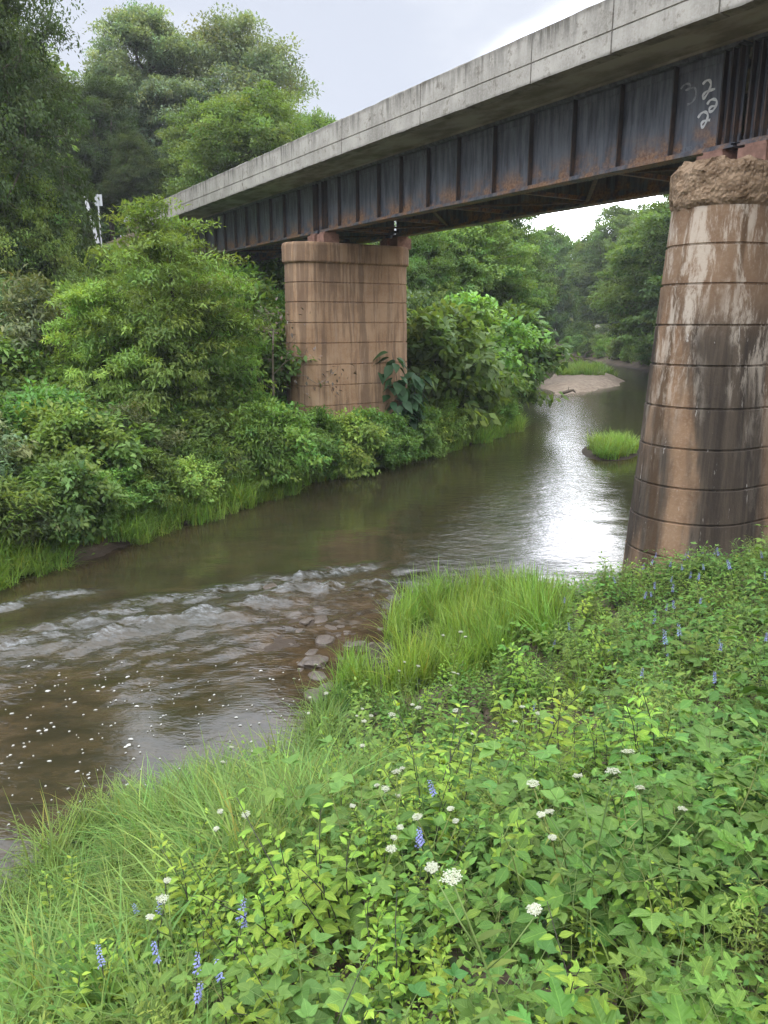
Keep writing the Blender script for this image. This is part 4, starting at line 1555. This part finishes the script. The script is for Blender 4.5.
def herb(name, seed, Ht, nst, nodes, leaf, tpl, mat, stem='stem', spread=.25, whorl=2, petiole=.05, droop=.15, twig=0, sr=.004, up_=.25, young=1.15, tri=False):
    """Empty-free thing: the stems are the thing's own mesh, leaves a child 'foliage'."""
    global rng
    keep = rng; rng = np.random.default_rng(seed)
    ms, ml_ = MB(), MB()
    for s in range(nst):
        a = rng.uniform(0, 6.28); lean = abs(rng.normal(.25, .15)) * Ht
        off = rng.normal(0, spread * .35, 2)
        hh = Ht * rng.uniform(.65, 1.05)
        f = np.linspace(0, 1, 7)
        ph = rng.uniform(0, 6)
        cur = lambda t: np.stack([off[0] + math.cos(a) * lean * t ** 1.6 + .012 * np.sin(7 * t + ph), off[1] + math.sin(a) * lean * t ** 1.6 + .012 * np.cos(6 * t + ph), hh * t * (1 - .12 * t)], -1)
        ms.tube(cur(f), np.linspace(sr, sr * .45, 7), 4, cap=False)
        tn = np.linspace(.22, 1.0, nodes)
        P0 = cur(tn)
        tang = unit(np.gradient(P0, axis=0)) if nodes > 1 else np.array([[0, 0, 1.0]])
        for i in range(nodes):
            w0 = rng.uniform(0, 6.28) if whorl != 2 else (i % 2) * 1.57 + rng.normal(0, .25)
            for q in range(whorl):
                ang = w0 + q * 2 * math.pi / whorl
                d = np.array([math.cos(ang), math.sin(ang), 0])
                d = d - tang[i] * np.dot(d, tang[i]) * .7
                size = leaf * (1.0 - .55 * abs(tn[i] - .55) ** 1.2 / .45) * rng.uniform(.8, 1.15)
                el = up_ + .55 * max(0, tn[i] - .75) / .25
                fw = unit(d + np.array([0, 0, el - droop + rng.normal(0, .12)]))
                b0 = P0[i] + fw * petiole
                if petiole > .02:
                    ms.tube([P0[i], b0], [sr * .5, sr * .35], 3, cap=False)
                nrm = np.array([0, 0, 1.0]) + rng.normal(0, .22, 3)
                tint = tints(1, .13, .07)[0] * (1 + (young - 1) * tn[i] * 1.6)
                if rng.random() < .004:
                    tint = np.array([2.4, 1.5, .6])
                if tri:
                    for rot, sc in ((0, 1), (1.15, .85), (-1.15, .85)):
                        c_, s_ = math.cos(rot), math.sin(rot)
                        f2 = np.array([fw[0] * c_ - fw[1] * s_, fw[0] * s_ + fw[1] * c_, fw[2]])
                        scatter(ml_, tpl, [b0], [f2], [nrm], size * sc, [tint], veins=True)
                else:
                    scatter(ml_, tpl, [b0], [fw], [nrm], size, [tint], veins=True)
    o = ms.build(name, M[stem])
    kid(o, ml_.build('foliage', M[mat], o))
    rng = keep
    return o


def lobelia(seed):
    global rng
    keep = rng; rng = np.random.default_rng(seed)
    Ht = .75
    ms, ml_, mf = MB(), MB(), MB()
    f = np.linspace(0, 1, 9)[:, None]
    a = rng.uniform(0, 6.28)
    cur = lambda t: np.array([math.cos(a) * .08, math.sin(a) * .08, 0]) * t ** 2 + np.array([0, 0, Ht]) * t
    ms.tube(cur(f), np.linspace(.006, .003, 9), 5)
    n = 16
    t = np.linspace(.12, .72, n)[:, None]
    an = np.arange(n) * 2.4
    d = np.stack([np.cos(an), np.sin(an), np.full(n, .25)], 1)
    scatter(ml_, LEAF_LANCE, cur(t), d, np.tile([0, 0, 1.0], (n, 1)), np.linspace(.13, .06, n), tints(n, .12))
    n = 34
    t = np.linspace(.82, 1.0, n)[:, None]
    an = np.arange(n) * 2.4 + .5
    d = np.stack([np.cos(an), np.sin(an), np.full(n, .2)], 1)
    for k in range(3):
        a2 = an + (k - 1) * .45
        d2 = np.stack([np.cos(a2), np.sin(a2), np.full(n, -.25 + .35 * (k == 1))], 1)
        scatter(mf, LEAF_LOW, cur(t) + d * .008, d2, np.tile([0, 0, 1.0], (n, 1)) + rng.normal(0, .3, (n, 3)), np.linspace(.024, .012, n) * rng.uniform(.5, 1.1, n), tints(n, .16, .05))
    o = ms.build('blue_lobelia', M['stem_dark'])
    kid(o, ml_.build('foliage', M['herb'], o)); kid(o, mf.build('flower_spike', M['blue'], o))
    rng = keep
    return o


def lace(seed):
    global rng
    keep = rng; rng = np.random.default_rng(seed)
    Ht = .95
    ms, mf, ml_ = MB(), MB(), MB()
    a = rng.uniform(0, 6.28)
    f = np.linspace(0, 1, 9)[:, None]
    cur = lambda t: np.array([math.cos(a) * .18, math.sin(a) * .18, 0]) * t ** 1.6 + np.array([0, 0, Ht]) * t
    ms.tube(cur(f), np.linspace(.005, .003, 9), 5)
    heads = [(cur(np.array([[1.0]]))[0], .027)]
    for k in range(2):
        t0 = rng.uniform(.55, .75); b0 = cur(np.array([[t0]]))[0]
        an = rng.uniform(0, 6.28); e = b0 + np.array([math.cos(an) * .16, math.sin(an) * .16, .22])
        ms.tube([b0, (b0 + e) / 2 + [0, 0, -.02], e], [.003, .003, .002], 4); heads.append((e, .017))
    fls = []
    for c, r in heads:
        mf = MB(); fls.append(mf)
        n = 26
        rr = r * np.sqrt((np.arange(n) + .5) / n); an = np.arange(n) * 2.4
        e = c + np.stack([rr * np.cos(an), rr * np.sin(an), .028 - 4.0 * rr ** 2 + rng.normal(0, .002, n)], 1)
        for q in e:
            ms.tube([c, (c + q) / 2 + (q - c) * [.1, .1, -.1], q], [.0012, .001, .001], 3, cap=False)
            m_ = 9
            fo = rng.normal(0, r * .09, (m_, 3)) * [1, 1, .3]
            scatter(mf, LEAF_LOW, q + fo, rand_dirs(m_, 0, .5), np.tile([0, 0, 1.0], (m_, 1)) + rng.normal(0, .3, (m_, 3)), .0075, tints(m_, .06, .02))
    n = 24
    t = rng.uniform(.1, .8, n)[:, None]
    d = rand_dirs(n, -.1, .5)
    scatter(ml_, LEAF_LANCE, cur(t), d, np.tile([0, 0, 1.0], (n, 1)), rng.uniform(.04, .10, n), tints(n, .15))
    o = ms.build('umbel_flower', M['stem'])
    kid(o, ml_.build('foliage', M['fine'], o))
    for mf in fls:
        kid(o, mf.build('flower_head', M['white'], o))
    rng = keep
    return o


G_T = [grass_tuft('grass_tuft', 500 + k, 100, .15 + .03 * (k % 3), .30, .85, .0125, 'grass', .7) for k in range(5)]
G_B = [grass_tuft('bright_grass_tuft', 520 + k, 120, .16, .38, .78, .0125, 'grass_bright', .42) for k in range(4)]
HERB = [herb('leafy_herb', 540 + k, .66, 4, 7, .112, LEAF, 'herb', spread=.3, droop=.12) for k in range(5)]
TRI = [herb('three_leaf_herb', 560 + k, .60, 4, 5, .115, LEAF_WIDE if k % 2 else LEAF, 'trifol', spread=.35, whorl=2, petiole=.09, tri=True, droop=.25) for k in range(4)]
YEL = [herb('yellow_green_shoot', 580 + k, .75, 3, 10, .080, LEAF, 'yellow', 'stem_dark', spread=.25, droop=.05, petiole=.01, young=1.25) for k in range(5)]
FINE = [herb('fine_leaf_weed', 600 + k, .58, 7, 11, .060, LEAF_LANCE, 'fine', spread=.35, whorl=3, petiole=.012, sr=.003) for k in range(5)]
SMALL = [herb('small_leaf_weed', 720 + k, .46, 6, 7, .075, LEAF, 'herb', spread=.35, droop=.1) for k in range(4)]
LOB = [herb('lobed_leaf_plant', 620 + k, .45, 4, 4, .15, LOBED, 'lobed', spread=.3, whorl=2, petiole=.13, droop=.25) for k in range(3)]
BRO = [herb('broad_leaf_herb', 640 + k, .60, 2, 6, .17, LEAF, 'lobed', spread=.15, whorl=2, petiole=.02, droop=.0, up_=.45) for k in range(2)]
LBL = [lobelia(660 + k) for k in range(3)]
LAC = [lace(680 + k) for k in range(3)]

KINDS = {
    'grass': (G_T, 'arching light green grass tuft growing among the near bank weeds', 'grass', 'grass tufts on the near bank'),
    'bright': (G_B, 'upright bright green grass tuft of the clump on the gravel spit', 'grass', 'grass tufts on the gravel spit'),
    'herb': (HERB, 'mid green herb with pointed paired leaves on the near bank', 'plant', 'leafy herbs on the near bank'),
    'tri': (TRI, 'dull green herb with leaves in threes on the near bank', 'plant', 'three leaved herbs on the near bank'),
    'yellow': (YEL, 'yellow green shoot with paired oval leaves along a dark stem', 'plant', 'yellow green shoots on the near bank'),
    'fine': (FINE, 'light green weed with many narrow small leaves on the near bank', 'plant', 'fine leaved weeds on the near bank'),
    'small': (SMALL, 'low green weed with small pointed leaves between the grass clump and the stained pier', 'plant', 'small leaved weeds before the stained pier'),
    'lobed': (LOB, 'low plant with big lobed leaves on the near bank', 'plant', 'lobed leaf plants on the near bank'),
    'broad': (BRO, 'bright herb with long broad upright leaves near the bottom left corner', 'plant', 'broad leaved herbs at the bottom left'),
    'blue': (LBL, 'slender plant with a blue flower spike on the near bank', 'flower', 'blue flower spikes on the near bank'),
    'lace': (LAC, 'tall thin stem with flat white lacy flower heads on the near bank', 'flower', 'white umbel flowers on the near bank'),
}
COUNT = {}
CAPS = {'grass': 290, 'bright': 70, 'herb': 290, 'tri': 280, 'yellow': 260, 'fine': 290, 'lobed': 60, 'broad': 12, 'blue': 80, 'lace': 45}


def plant(kind, x, y, sc=1.0, z=None, tilt=.12, label=None, group=None):
    protos, lab, cat, grp = KINDS[kind]
    P_ = protos[rng.integers(len(protos))]
    f = P_.name not in USED; USED.add(P_.name)
    COUNT[kind] = COUNT.get(kind, 0) + 1
    return place(P_, x, y, h1(x, y) - .02 if z is None else z, rng.uniform(0, 6.28), sc, None, f, label or lab, cat, group or grp, (rng.normal(0, tilt), rng.normal(0, tilt)))


def spot(px, py, h):
    """ground point on which a plant of height h shows its top at px, py"""
    w_ = ray(px, py)
    t_ = np.linspace(1.0, 45, 500) / FPX
    P = w_[None] * t_[:, None]
    m = P[:, 2] + CAM_H - height(P[:, 0], P[:, 1]) <= h
    return tuple(P[np.argmax(m)][:2]) if m.any() else None


# hand-placed flowers
BLUE = ((148, 884), (182, 975), (152, 914), (225, 916), (238, 905), (109, 968), (193, 946), (222, 970), (176, 944), (646, 552), (664, 560), (684, 556), (700, 568),
               (655, 578), (672, 585), (690, 548), (640, 590), (700, 590), (712, 556), (670, 570), (655, 548), (680, 600), (647, 612), (574, 622), (552, 640), (600, 640),
               (566, 590), (655, 600), (700, 545), (625, 575), (420, 830), (451, 770), (440, 820), (553, 712), (530, 700))
for px, py in BLUE:
    k_ = .80 if py > 700 else .60
    p = spot(px, py + 4, .74 * k_)
    if p:
        plant('blue', p[0], p[1], k_ * rng.uniform(.9, 1.1))
for px, py in ((466, 780), (590, 770), (686, 768), (547, 889), (173, 887), (385, 668), (410, 710), (363, 730), (340, 700), (290, 680), (315, 690), (432, 680), (452, 629),
               (405, 762), (195, 770), (230, 810), (370, 800), (345, 768), (510, 705), (487, 700), (600, 800)):
    p = spot(px, py, .93)
    if p:
        plant('lace', p[0], p[1], rng.uniform(.85, 1.1))
for px, py in ((30, 985), (75, 965), (15, 1010), (110, 1000), (60, 1015)):
    p = spot(px, py, .45)
    if p:
        plant('broad', p[0], p[1], rng.uniform(.9, 1.25))
for px, py in ((520, 612), (545, 605), (588, 604), (515, 640), (565, 625), (600, 620), (535, 630)):
    p = spot(px, py, .45)
    if p:
        plant('lobed', p[0], p[1], rng.uniform(.9, 1.2), label='yellowish plant with big lobed leaves between the grass clump and the stained pier', group='lobed leaf plants by the grass clump')
for px, py in ((690, 960), (740, 985), (660, 1000), (720, 1010), (760, 800), (745, 760), (620, 890), (700, 930), (755, 830), (640, 1015), (755, 1010)):
    p = spot(px, py, .4)
    if p:
        plant('lobed', p[0], p[1], rng.uniform(.75, 1.05))


# bright clump on the spit
def sow(kind, n, box, test, smin, smax, gap):
    done, tries, pts = 0, 0, []
    while done < n and tries < n * 60:
        tries += 1
        x, y = rng.uniform(box[0], box[1]), rng.uniform(box[2], box[3])
        if any((x - a) ** 2 + (y - b) ** 2 < gap * gap for a, b in pts):
            continue
        if not test(x, y):
            continue
        pts.append((x, y)); done += 1
        plant(kind, x, y, rng.uniform(smin, smax) * (.5 if math.hypot(x - 5.9, y - 14.55) < 3.3 else 1))


def landR(x, y):
    a, b, c = sides(np.array([x]), np.array([y]))
    return (not c[0]) and b[0] < a[0]


def clump_ok(x, y):
    if not landR(x, y):
        return False
    px, py, _ = project([[x, y, h1(x, y) + .3]])
    return 335 < px[0] < 560 and 555 < py[0] < 680 and py[0] < 690 - .35 * max(0, px[0] - 440)


sow('bright', 70, (-1, 4.5, 9, 15.5), clump_ok, .95, 1.4, .18)

def slope_ok(x, y):
    if not landR(x, y):
        return False
    nn_, bb1 = x * NV[0] + y * NV[1], x * BV[0] + y * BV[1]
    if nn_ > 11.1 and abs(bb1 - 9.31) < 1.35:
        return False
    px, py, _ = project([[x, y, h1(x, y) + .2]])
    return 545 < px[0] < 800 and 545 < py[0] < 720


for px, py in ((462, 668), (478, 676), (492, 672), (506, 664), (470, 690), (486, 694), (500, 690), (515, 680), (455, 684), (524, 668)):
    p = spot(px, py, .25)
    if p:
        plant('small', p[0], p[1], rng.uniform(.7, 1.0))
sow('small', 210, (2, 10.5, 5, 15.0), slope_ok, .7, 1.15, .2)

# the rest of the near bank, by stand of vegetation
NPOS = []
tries = 0
PIER_C = np.array(BW(12.7, 9.31)[:2])
NC = 40000
cy0 = 1.2 + 15.5 * rng.random(NC) ** 1.35
cx0 = rng.uniform(-5.2, 9.5, NC)
qa, qb, qi = sides(cx0, cy0)
zz0 = height(cx0, cy0)
qx, qy, qf = project(np.column_stack([cx0, cy0, zz0 + .35]))
m0 = ~qi & (qb < qa) & (np.hypot(cx0, cy0) > 1.75) & (qx > -90) & (qx < 860) & (qy < 1200) & (qy > 500) & (qf > .5)
BARE = [(spot(752, 748, 0.0), .34), (spot(756, 925, 0.0), .16), (spot(765, 780, 0.0), .3)]
for x, y, z in zip(cx0[m0], cy0[m0], zz0[m0]):
    tries += 1
    if len(NPOS) >= 2000:
        break
    if any(math.hypot(x - b_[0], y - b_[1]) < r_ for b_, r_ in BARE):
        continue
    px, py, fy = (float(q[0]) for q in project([[x, y, z + .35]]))
    if px < -90 or px > 860 or py > 1200 or py < 500 or fy < .5:
        continue
    nn_, bb1 = x * NV[0] + y * NV[1], x * BV[0] + y * BV[1]
    if nn_ > 11.2 and abs(bb1 - 9.31) < 1.5:
        continue
    gap = .09 + .014 * math.hypot(x, y)
    if any((x - a) ** 2 + (y - b) ** 2 < gap * gap for a, b, *_ in NPOS[-500:]):
        continue
    if clump_ok(x, y):
        continue
    r = rng.random()
    if px < 345 and py < 905 - .12 * px:
        kind = 'grass' if r < .82 else ('fine' if r < .93 else ('yellow' if r < .97 else 'herb'))
    elif px < 215:
        kind = 'grass' if r < .18 else ('herb' if r < .72 else ('fine' if r < .9 else 'yellow'))
    elif px < 455 and py > 830:
        kind = 'yellow' if r < .72 else ('tri' if r < .86 else 'herb')
    elif px < 470 and py > 690:
        kind = 'herb' if r < .34 else ('tri' if r < .52 else ('fine' if r < .74 else ('yellow' if r < .95 else 'grass')))
    elif px < 640 and py < 790:
        kind = 'fine' if r < .62 else ('herb' if r < .80 else ('yellow' if r < .97 else 'grass'))
    elif py < 720:
        kind = 'fine' if r < .42 else (('herb' if r < .66 else 'tri') if r < .88 else 'blue')
    else:
        kind = 'herb' if r < .42 else ('tri' if r < .80 else ('fine' if r < .90 else ('yellow' if r < .975 else 'grass')))
    if COUNT.get(kind, 0) >= CAPS[kind]:
        continue
    NPOS.append((x, y))
    near = math.hypot(x, y) < 3.2
    sc = rng.uniform(.55, 1.0) ** .8 * rng.choice([.85, 1.0, 1.4], p=[.3, .45, .25]) * (.72 if near else 1.0)
    if math.hypot(x - PIER_C[0], y - PIER_C[1]) < 2.7:
        sc *= .6
    elif px > 560 and py < 640:
        sc *= .7
    if landR(x, y) and z < .35:
        sc *= .85
    if kind == 'grass' and math.hypot(x, y) < 5.2 and px > 300:
        sc = min(sc, .62)
    plant(kind, x, y, sc)
print('plants', COUNT, tries)

tw = np.column_stack([rng.uniform(-14, 8, 3000), rng.uniform(11, 44, 3000)])
wa, wb, wi = sides(tw[:, 0], tw[:, 1])
n_w = 0
mw_ = (~wi) & (wa < wb) & (wa > .25) & (wa < 5)
for x, y in tw[mw_]:
    px1 = project([[x, y, 1.0]])[0][0]
    nn_, bb1 = x * NV[0] + y * NV[1], x * BV[0] + y * BV[1]
    if n_w >= 190 or px1 < -40 or px1 > 530 or (nn_ > 11 and nn_ < 17.5 and abs(bb1 - 25.54) < 1.2):
        continue
    P_ = (HERB + FINE + HERB + YEL)[rng.integers(20)]
    s_ = rng.uniform(1.4, 2.9)
    f = P_.name not in USED; USED.add(P_.name)
    place(P_, x, y, h1(x, y) - .03, rng.uniform(0, 6.28), s_, s_, None, 'tall leafy weed rising between the shrubs of the far bank', 'weed', 'tall weeds on the far bank', (rng.normal(0, .12), rng.normal(0, .12)))
    n_w += 1

# grass fringe along the far waterline, on the bar and on the river island
FR = [grass_tuft('fringe_grass_tuft', 700 + k, 130, .30, .35, .85, .018, 'grass_bright', .65) for k in range(4)]
fr_n = 0


def fringe(x, y, sc, lab, grp):
    global fr_n
    P_ = FR[rng.integers(len(FR))]
    f = P_.name not in USED; USED.add(P_.name)
    place(P_, x, y, h1(x, y) - .02, rng.uniform(0, 6.28), sc, sc * rng.uniform(.8, 1.2), f, lab, 'grass', grp)
    fr_n += 1


LP = LEFT
for (x0, y0), (x1, y1) in zip(LP[3:15], LP[4:16]):
    L = math.hypot(x1 - x0, y1 - y0)
    for t_ in np.arange(0, L, .26):
        f_ = t_ / L
        nx_, ny_ = -(y1 - y0) / L, (x1 - x0) / L
        for _ in range(1 if y0 < 13 or y0 > 38 else 2):
            o_ = rng.uniform(-.15, .75)
            x, y = x0 + (x1 - x0) * f_ + nx_ * o_ + rng.normal(0, .12), y0 + (y1 - y0) * f_ + ny_ * o_ + rng.normal(0, .12)
            a, b, c = sides(np.array([x]), np.array([y]))
            if fr_n > 285:
                continue
            fringe(x, y, rng.uniform(.85, 1.35), 'bright grass tuft at the water edge of the far bank', 'grass tufts along the far waterline')
for _ in range(26):
    a = rng.uniform(0, 6.28); r = math.sqrt(rng.random())
    x, y = 9.3 + .8 * r * math.cos(a) + .45 * r * math.sin(a), 30.8 + 1.9 * r * math.sin(a)
    fringe(x, y, rng.uniform(.85, 1.25), 'grass tuft of the small island in the river beside the stained pier', 'grass tufts on the river island')
for _ in range(70):
    a = rng.uniform(0, 6.28); r = math.sqrt(rng.random())
    u, v = 2.6 * r * math.cos(a), 7.5 * r * math.sin(a)
    x, y = 19.3 + u * math.cos(-.34) - v * math.sin(-.34), 74.5 + u * math.sin(-.34) + v * math.cos(-.34)
    fringe(x, y, rng.uniform(1.0, 1.6), 'grass tuft on the sandbar in the far river', 'grass tufts on the sandbar')


# ------------------------------------------------------------------ ground cover (uncountable)
def cover(n, xr, yr, test, hmax, size, mat, name, label, tpl):
    x = rng.uniform(*xr, n); y = rng.uniform(*yr, n)
    dl, dr, ins = sides(x, y)
    z = height(x, y)
    ok = ~ins & test(x, y, dl, dr)
    x, y, z = x[ok], y[ok], z[ok]
    m = len(x)
    dense = .4 + 1.2 * fbm(x * .9, y * .9, 99, 3)
    zz = z + rng.random(m) ** 1.3 * hmax * dense
    fwd = rand_dirs(m, -.5, .45)
    up = np.array([0, 0, 1.0]) + rand_dirs(m) * .55
    mb = MB()
    scatter(mb, tpl, np.stack([x, y, zz], 1), fwd, up, size * rng.uniform(.5, 1.3, m), tints(m, .22, .1))
    return tag(mb.build(name, M[mat]), label, 'ground cover', kind='stuff')


def in_view(x, y):
    px, py, fy = project(np.column_stack([x, y, height(x, y) + .3]))
    return (px > -120) & (px < 900) & (py < 1250) & (py > 300)


def not_pier(x, y):
    n, b = x * NV[0] + y * NV[1], x * BV[0] + y * BV[1]
    return ~((n > 11.2) & (n < 17.6) & ((np.abs(b - 9.31) < 1.35) | (np.abs(b - 25.54) < 1.1)))


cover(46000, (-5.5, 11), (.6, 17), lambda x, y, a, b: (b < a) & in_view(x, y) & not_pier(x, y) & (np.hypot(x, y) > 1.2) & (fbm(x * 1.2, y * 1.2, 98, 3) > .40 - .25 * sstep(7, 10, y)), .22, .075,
      'under', 'near_undergrowth', 'low leafy undergrowth, coloured dark as the shade between the near bank plants', LEAF_LOW)
cover(150000, (-28, 12), (9, 62), lambda x, y, a, b: (a < b) & (a < 16) & (a > .02) & in_view(x, y) & not_pier(x, y), .75, .13,
      'shrub', 'far_undergrowth', 'low leafy undergrowth between the shrubs of the far bank', DIAMOND)
cover(60000, (6, 60), (17, 120), lambda x, y, a, b: (b < a) & (b < 10) & (b > .3) & in_view(x, y) & not_pier(x, y), .9, .22,
      'tree_mid', 'right_bank_undergrowth', 'low leafy undergrowth on the right bank beyond the stained pier', DIAMOND)


# ------------------------------------------------------------------ stones in the riffle and at the shore
def stone(seed):
    r = np.random.default_rng(seed)
    mb = MB()
    nu, nv = 10, 6
    V = []
    ax = r.uniform(.7, 1.3, 3) * np.array([1, .8, .5])
    for i in range(nv + 1):
        th = math.pi * i / nv
        for j in range(nu):
            ph = 2 * math.pi * j / nu
            d_ = np.array([math.sin(th) * math.cos(ph), math.sin(th) * math.sin(ph), math.cos(th)])
            k = 1 + .75 * (float(fbm(np.array([d_[0] * 1.5 + seed]), np.array([d_[1] * 1.5 + d_[2] * 1.3]), seed, 3)[0]) - .5)
            d2 = np.sign(d_) * np.abs(d_) ** .8
            V.append(d2 * k * ax)
    F = [(i * nu + j, (i + 1) * nu + j, (i + 1) * nu + (j + 1) % nu, i * nu + (j + 1) % nu) for i in range(nv) for j in range(nu)]
    mb.add(V, F, smooth=False)
    return mb.build('river_stone', M['stone'])


STN = [stone(800 + k) for k in range(6)]
n_st = 0
for _ in range(900):
    if n_st > 130:
        break
    px, py = rng.uniform(255, 392), rng.uniform(578, 735)
    if px < 255 + 0.35 * (py - 578):
        continue
    w_ = ray(px, py); p = w_ * (-CAM_H / w_[2])
    if p[1] > 14.6:
        continue
    P_ = STN[rng.integers(6)]
    s = rng.choice([.05, .08, .12, .17], p=[.46, .34, .16, .04])
    z = max(h1(p[0], p[1]), -.03) + s * .15
    f = P_.name not in USED; USED.add(P_.name)
    place(P_, p[0], p[1], z - s * .12, rng.uniform(0, 6.28), s, s * .8, f, 'small dark wet stone in the shallows beside the grass clump', 'stone', 'wet stones in the shallows')
    n_st += 1
for px, py, s, lab in ((313, 664, .28, 'largest flat stone at the water edge left of the grass clump'), (328, 690, .20, 'brown stone at the water edge above the white umbels')):
    w_ = ray(px, py); p = w_ * (-CAM_H / w_[2])
    place(STN[1], p[0], p[1], .02, .3, s, s * .7, False, lab, 'stone')
    bpy.context.view_layer.objects.active = None
for px, py in ((612, 588), (620, 592), (604, 590), (630, 590), (596, 592)):
    w_ = ray(px, py); p = w_ * (-CAM_H / w_[2])
    place(STN[2], p[0], p[1], .03, rng.uniform(0, 6), .16, .12, False, 'dark stone at the foot of the stained pier', 'stone', 'stones at the pier foot')
# keep only stones that were placed
for P_ in STN:
    if P_.name not in USED:
        bpy.data.objects.remove(P_)

# fallen branch in the far river
mb = MB()
c = np.array([at(575, 84), 84, .4])
pts = np.array([(-3.6, 0, 2.0), (-1.5, .2, 1.55), (0, 0, 1.1), (1.6, -.2, .75), (3.0, 0, .25)])
mb.tube(pts, [.16, .14, .12, .09, .05], 7)
mb.tube([(-.8, .1, 1.3), (-.1, .3, .7), (.2, .3, -.3)], [.07, .05, .03], 5)
mb.tube([(1.0, -.1, .85), (1.4, -.5, 1.5), (2.2, -.6, 1.9)], [.06, .04, .02], 5)
mb.tube([(-2.2, .1, 1.7), (-2.0, .6, .9), (-2.4, .9, .0)], [.06, .04, .02], 5)
tag(mb.build('fallen_branch', M['wood'], loc=c), 'dark fallen branch lying over the far river behind the sandbar', 'branch')
# driftwood snag on the bar
mb = MB()
mb.tube([(-.5, 0, .05), (0, 0, .22), (.35, .1, .30), (.55, .1, .12)], [.10, .13, .10, .04], 6)
mb.tube([(0, 0, .2), (.05, .1, .55)], [.05, .02], 5)
w_ = ray(568, 395); p = w_ * (-(CAM_H) / w_[2])
tag(mb.build('driftwood', M['wood'], loc=(p[0], p[1], .05)), 'dark driftwood snag at the tip of the sandbar', 'driftwood')

# ------------------------------------------------------------------ post and sign at the road end
Y = 44.0
x = at(101, Y)
root = empty('road_post', (x, Y, top_z(224, Y)), 0)
tag(root, 'white leaning post at the far left road end', 'post')
mb = MB()
mb.box(-.085, .085, -.04, .04, -1.0, 1.45)
o = kid(root, mb.build('post', M['postwhite'], root))
mb = MB(); mb.box(-.09, .09, -.045, .045, 1.452, 1.50)
kid(root, mb.build('cap', M['galv'], root))
root.rotation_euler = (0, rad(-11), .2)
x = at(108, 45)
root = empty('road_sign', (x, 45, top_z(228, 45)), 0)
tag(root, 'small grey road sign seen from behind beside the white post', 'sign')
mb = MB(); mb.box(-.03, .03, -.03, .03, -1.0, 1.75)
kid(root, mb.build('post', M['galv'], root))
mb = MB(); mb.box(-.22, .22, .032, .045, 1.15, 1.74)
kid(root, mb.build('sign_panel', M['galv'], root))
# guard rail stub at the bridge end
root = empty('guard_rail', BW(11.7, 44.8, 10.0), AZ)
tag(root, 'weathered guard rail at the far left end of the parapet', 'guard rail')
mb = MB()
mb.box(-.03, .03, -2.4, 2.4, .52, .60); mb.box(-.05, -.031, -2.4, 2.4, .60, .74); mb.box(-.03, .03, -2.4, 2.4, .741, .82)
kid(root, mb.build('rail', M['galv'], root))
for yy in (-2.0, 0, 2.0):
    mb = MB(); mb.box(.031, .16, yy - .07, yy + .07, -1.2, .78)
    kid(root, mb.build('post', M['wood'], root))

# humid air: one even, closed volume round the whole place
mb = MB(); mb.box(-760, 760, -200, 1700, -3.0, 48.0)
hz_m = bpy.data.materials.new('humid_air'); hz_m.use_nodes = True
ht = hz_m.node_tree
for q in list(ht.nodes):
    ht.nodes.remove(q)
ho = ht.nodes.new('ShaderNodeOutputMaterial'); hv = ht.nodes.new('ShaderNodeVolumePrincipled')
hv.inputs['Color'].default_value = (.90, .94, 1.0, 1); hv.inputs['Density'].default_value = .00045
ht.links.new(hv.outputs[0], ho.inputs['Volume'])
tag(mb.build('haze', hz_m), 'thin pale humid haze filling the valley air', 'haze', kind='stuff')

for o in list(scene.objects):
    if '_o' in o:
        del o['_o']
# prototypes that were never set out
gone = [o.name for o in scene.objects if o.parent is None and o.type in ('MESH', 'EMPTY') and not o.get('label') and not o.get('kind')]
for nm_ in gone:
    for ch in KIDS.get(nm_, []):
        bpy.data.objects.remove(ch)
    bpy.data.objects.remove(bpy.data.objects[nm_])
print('objects', len(scene.objects), 'shrubs', nsh, nr, COUNT, 'fringe', fr_n)
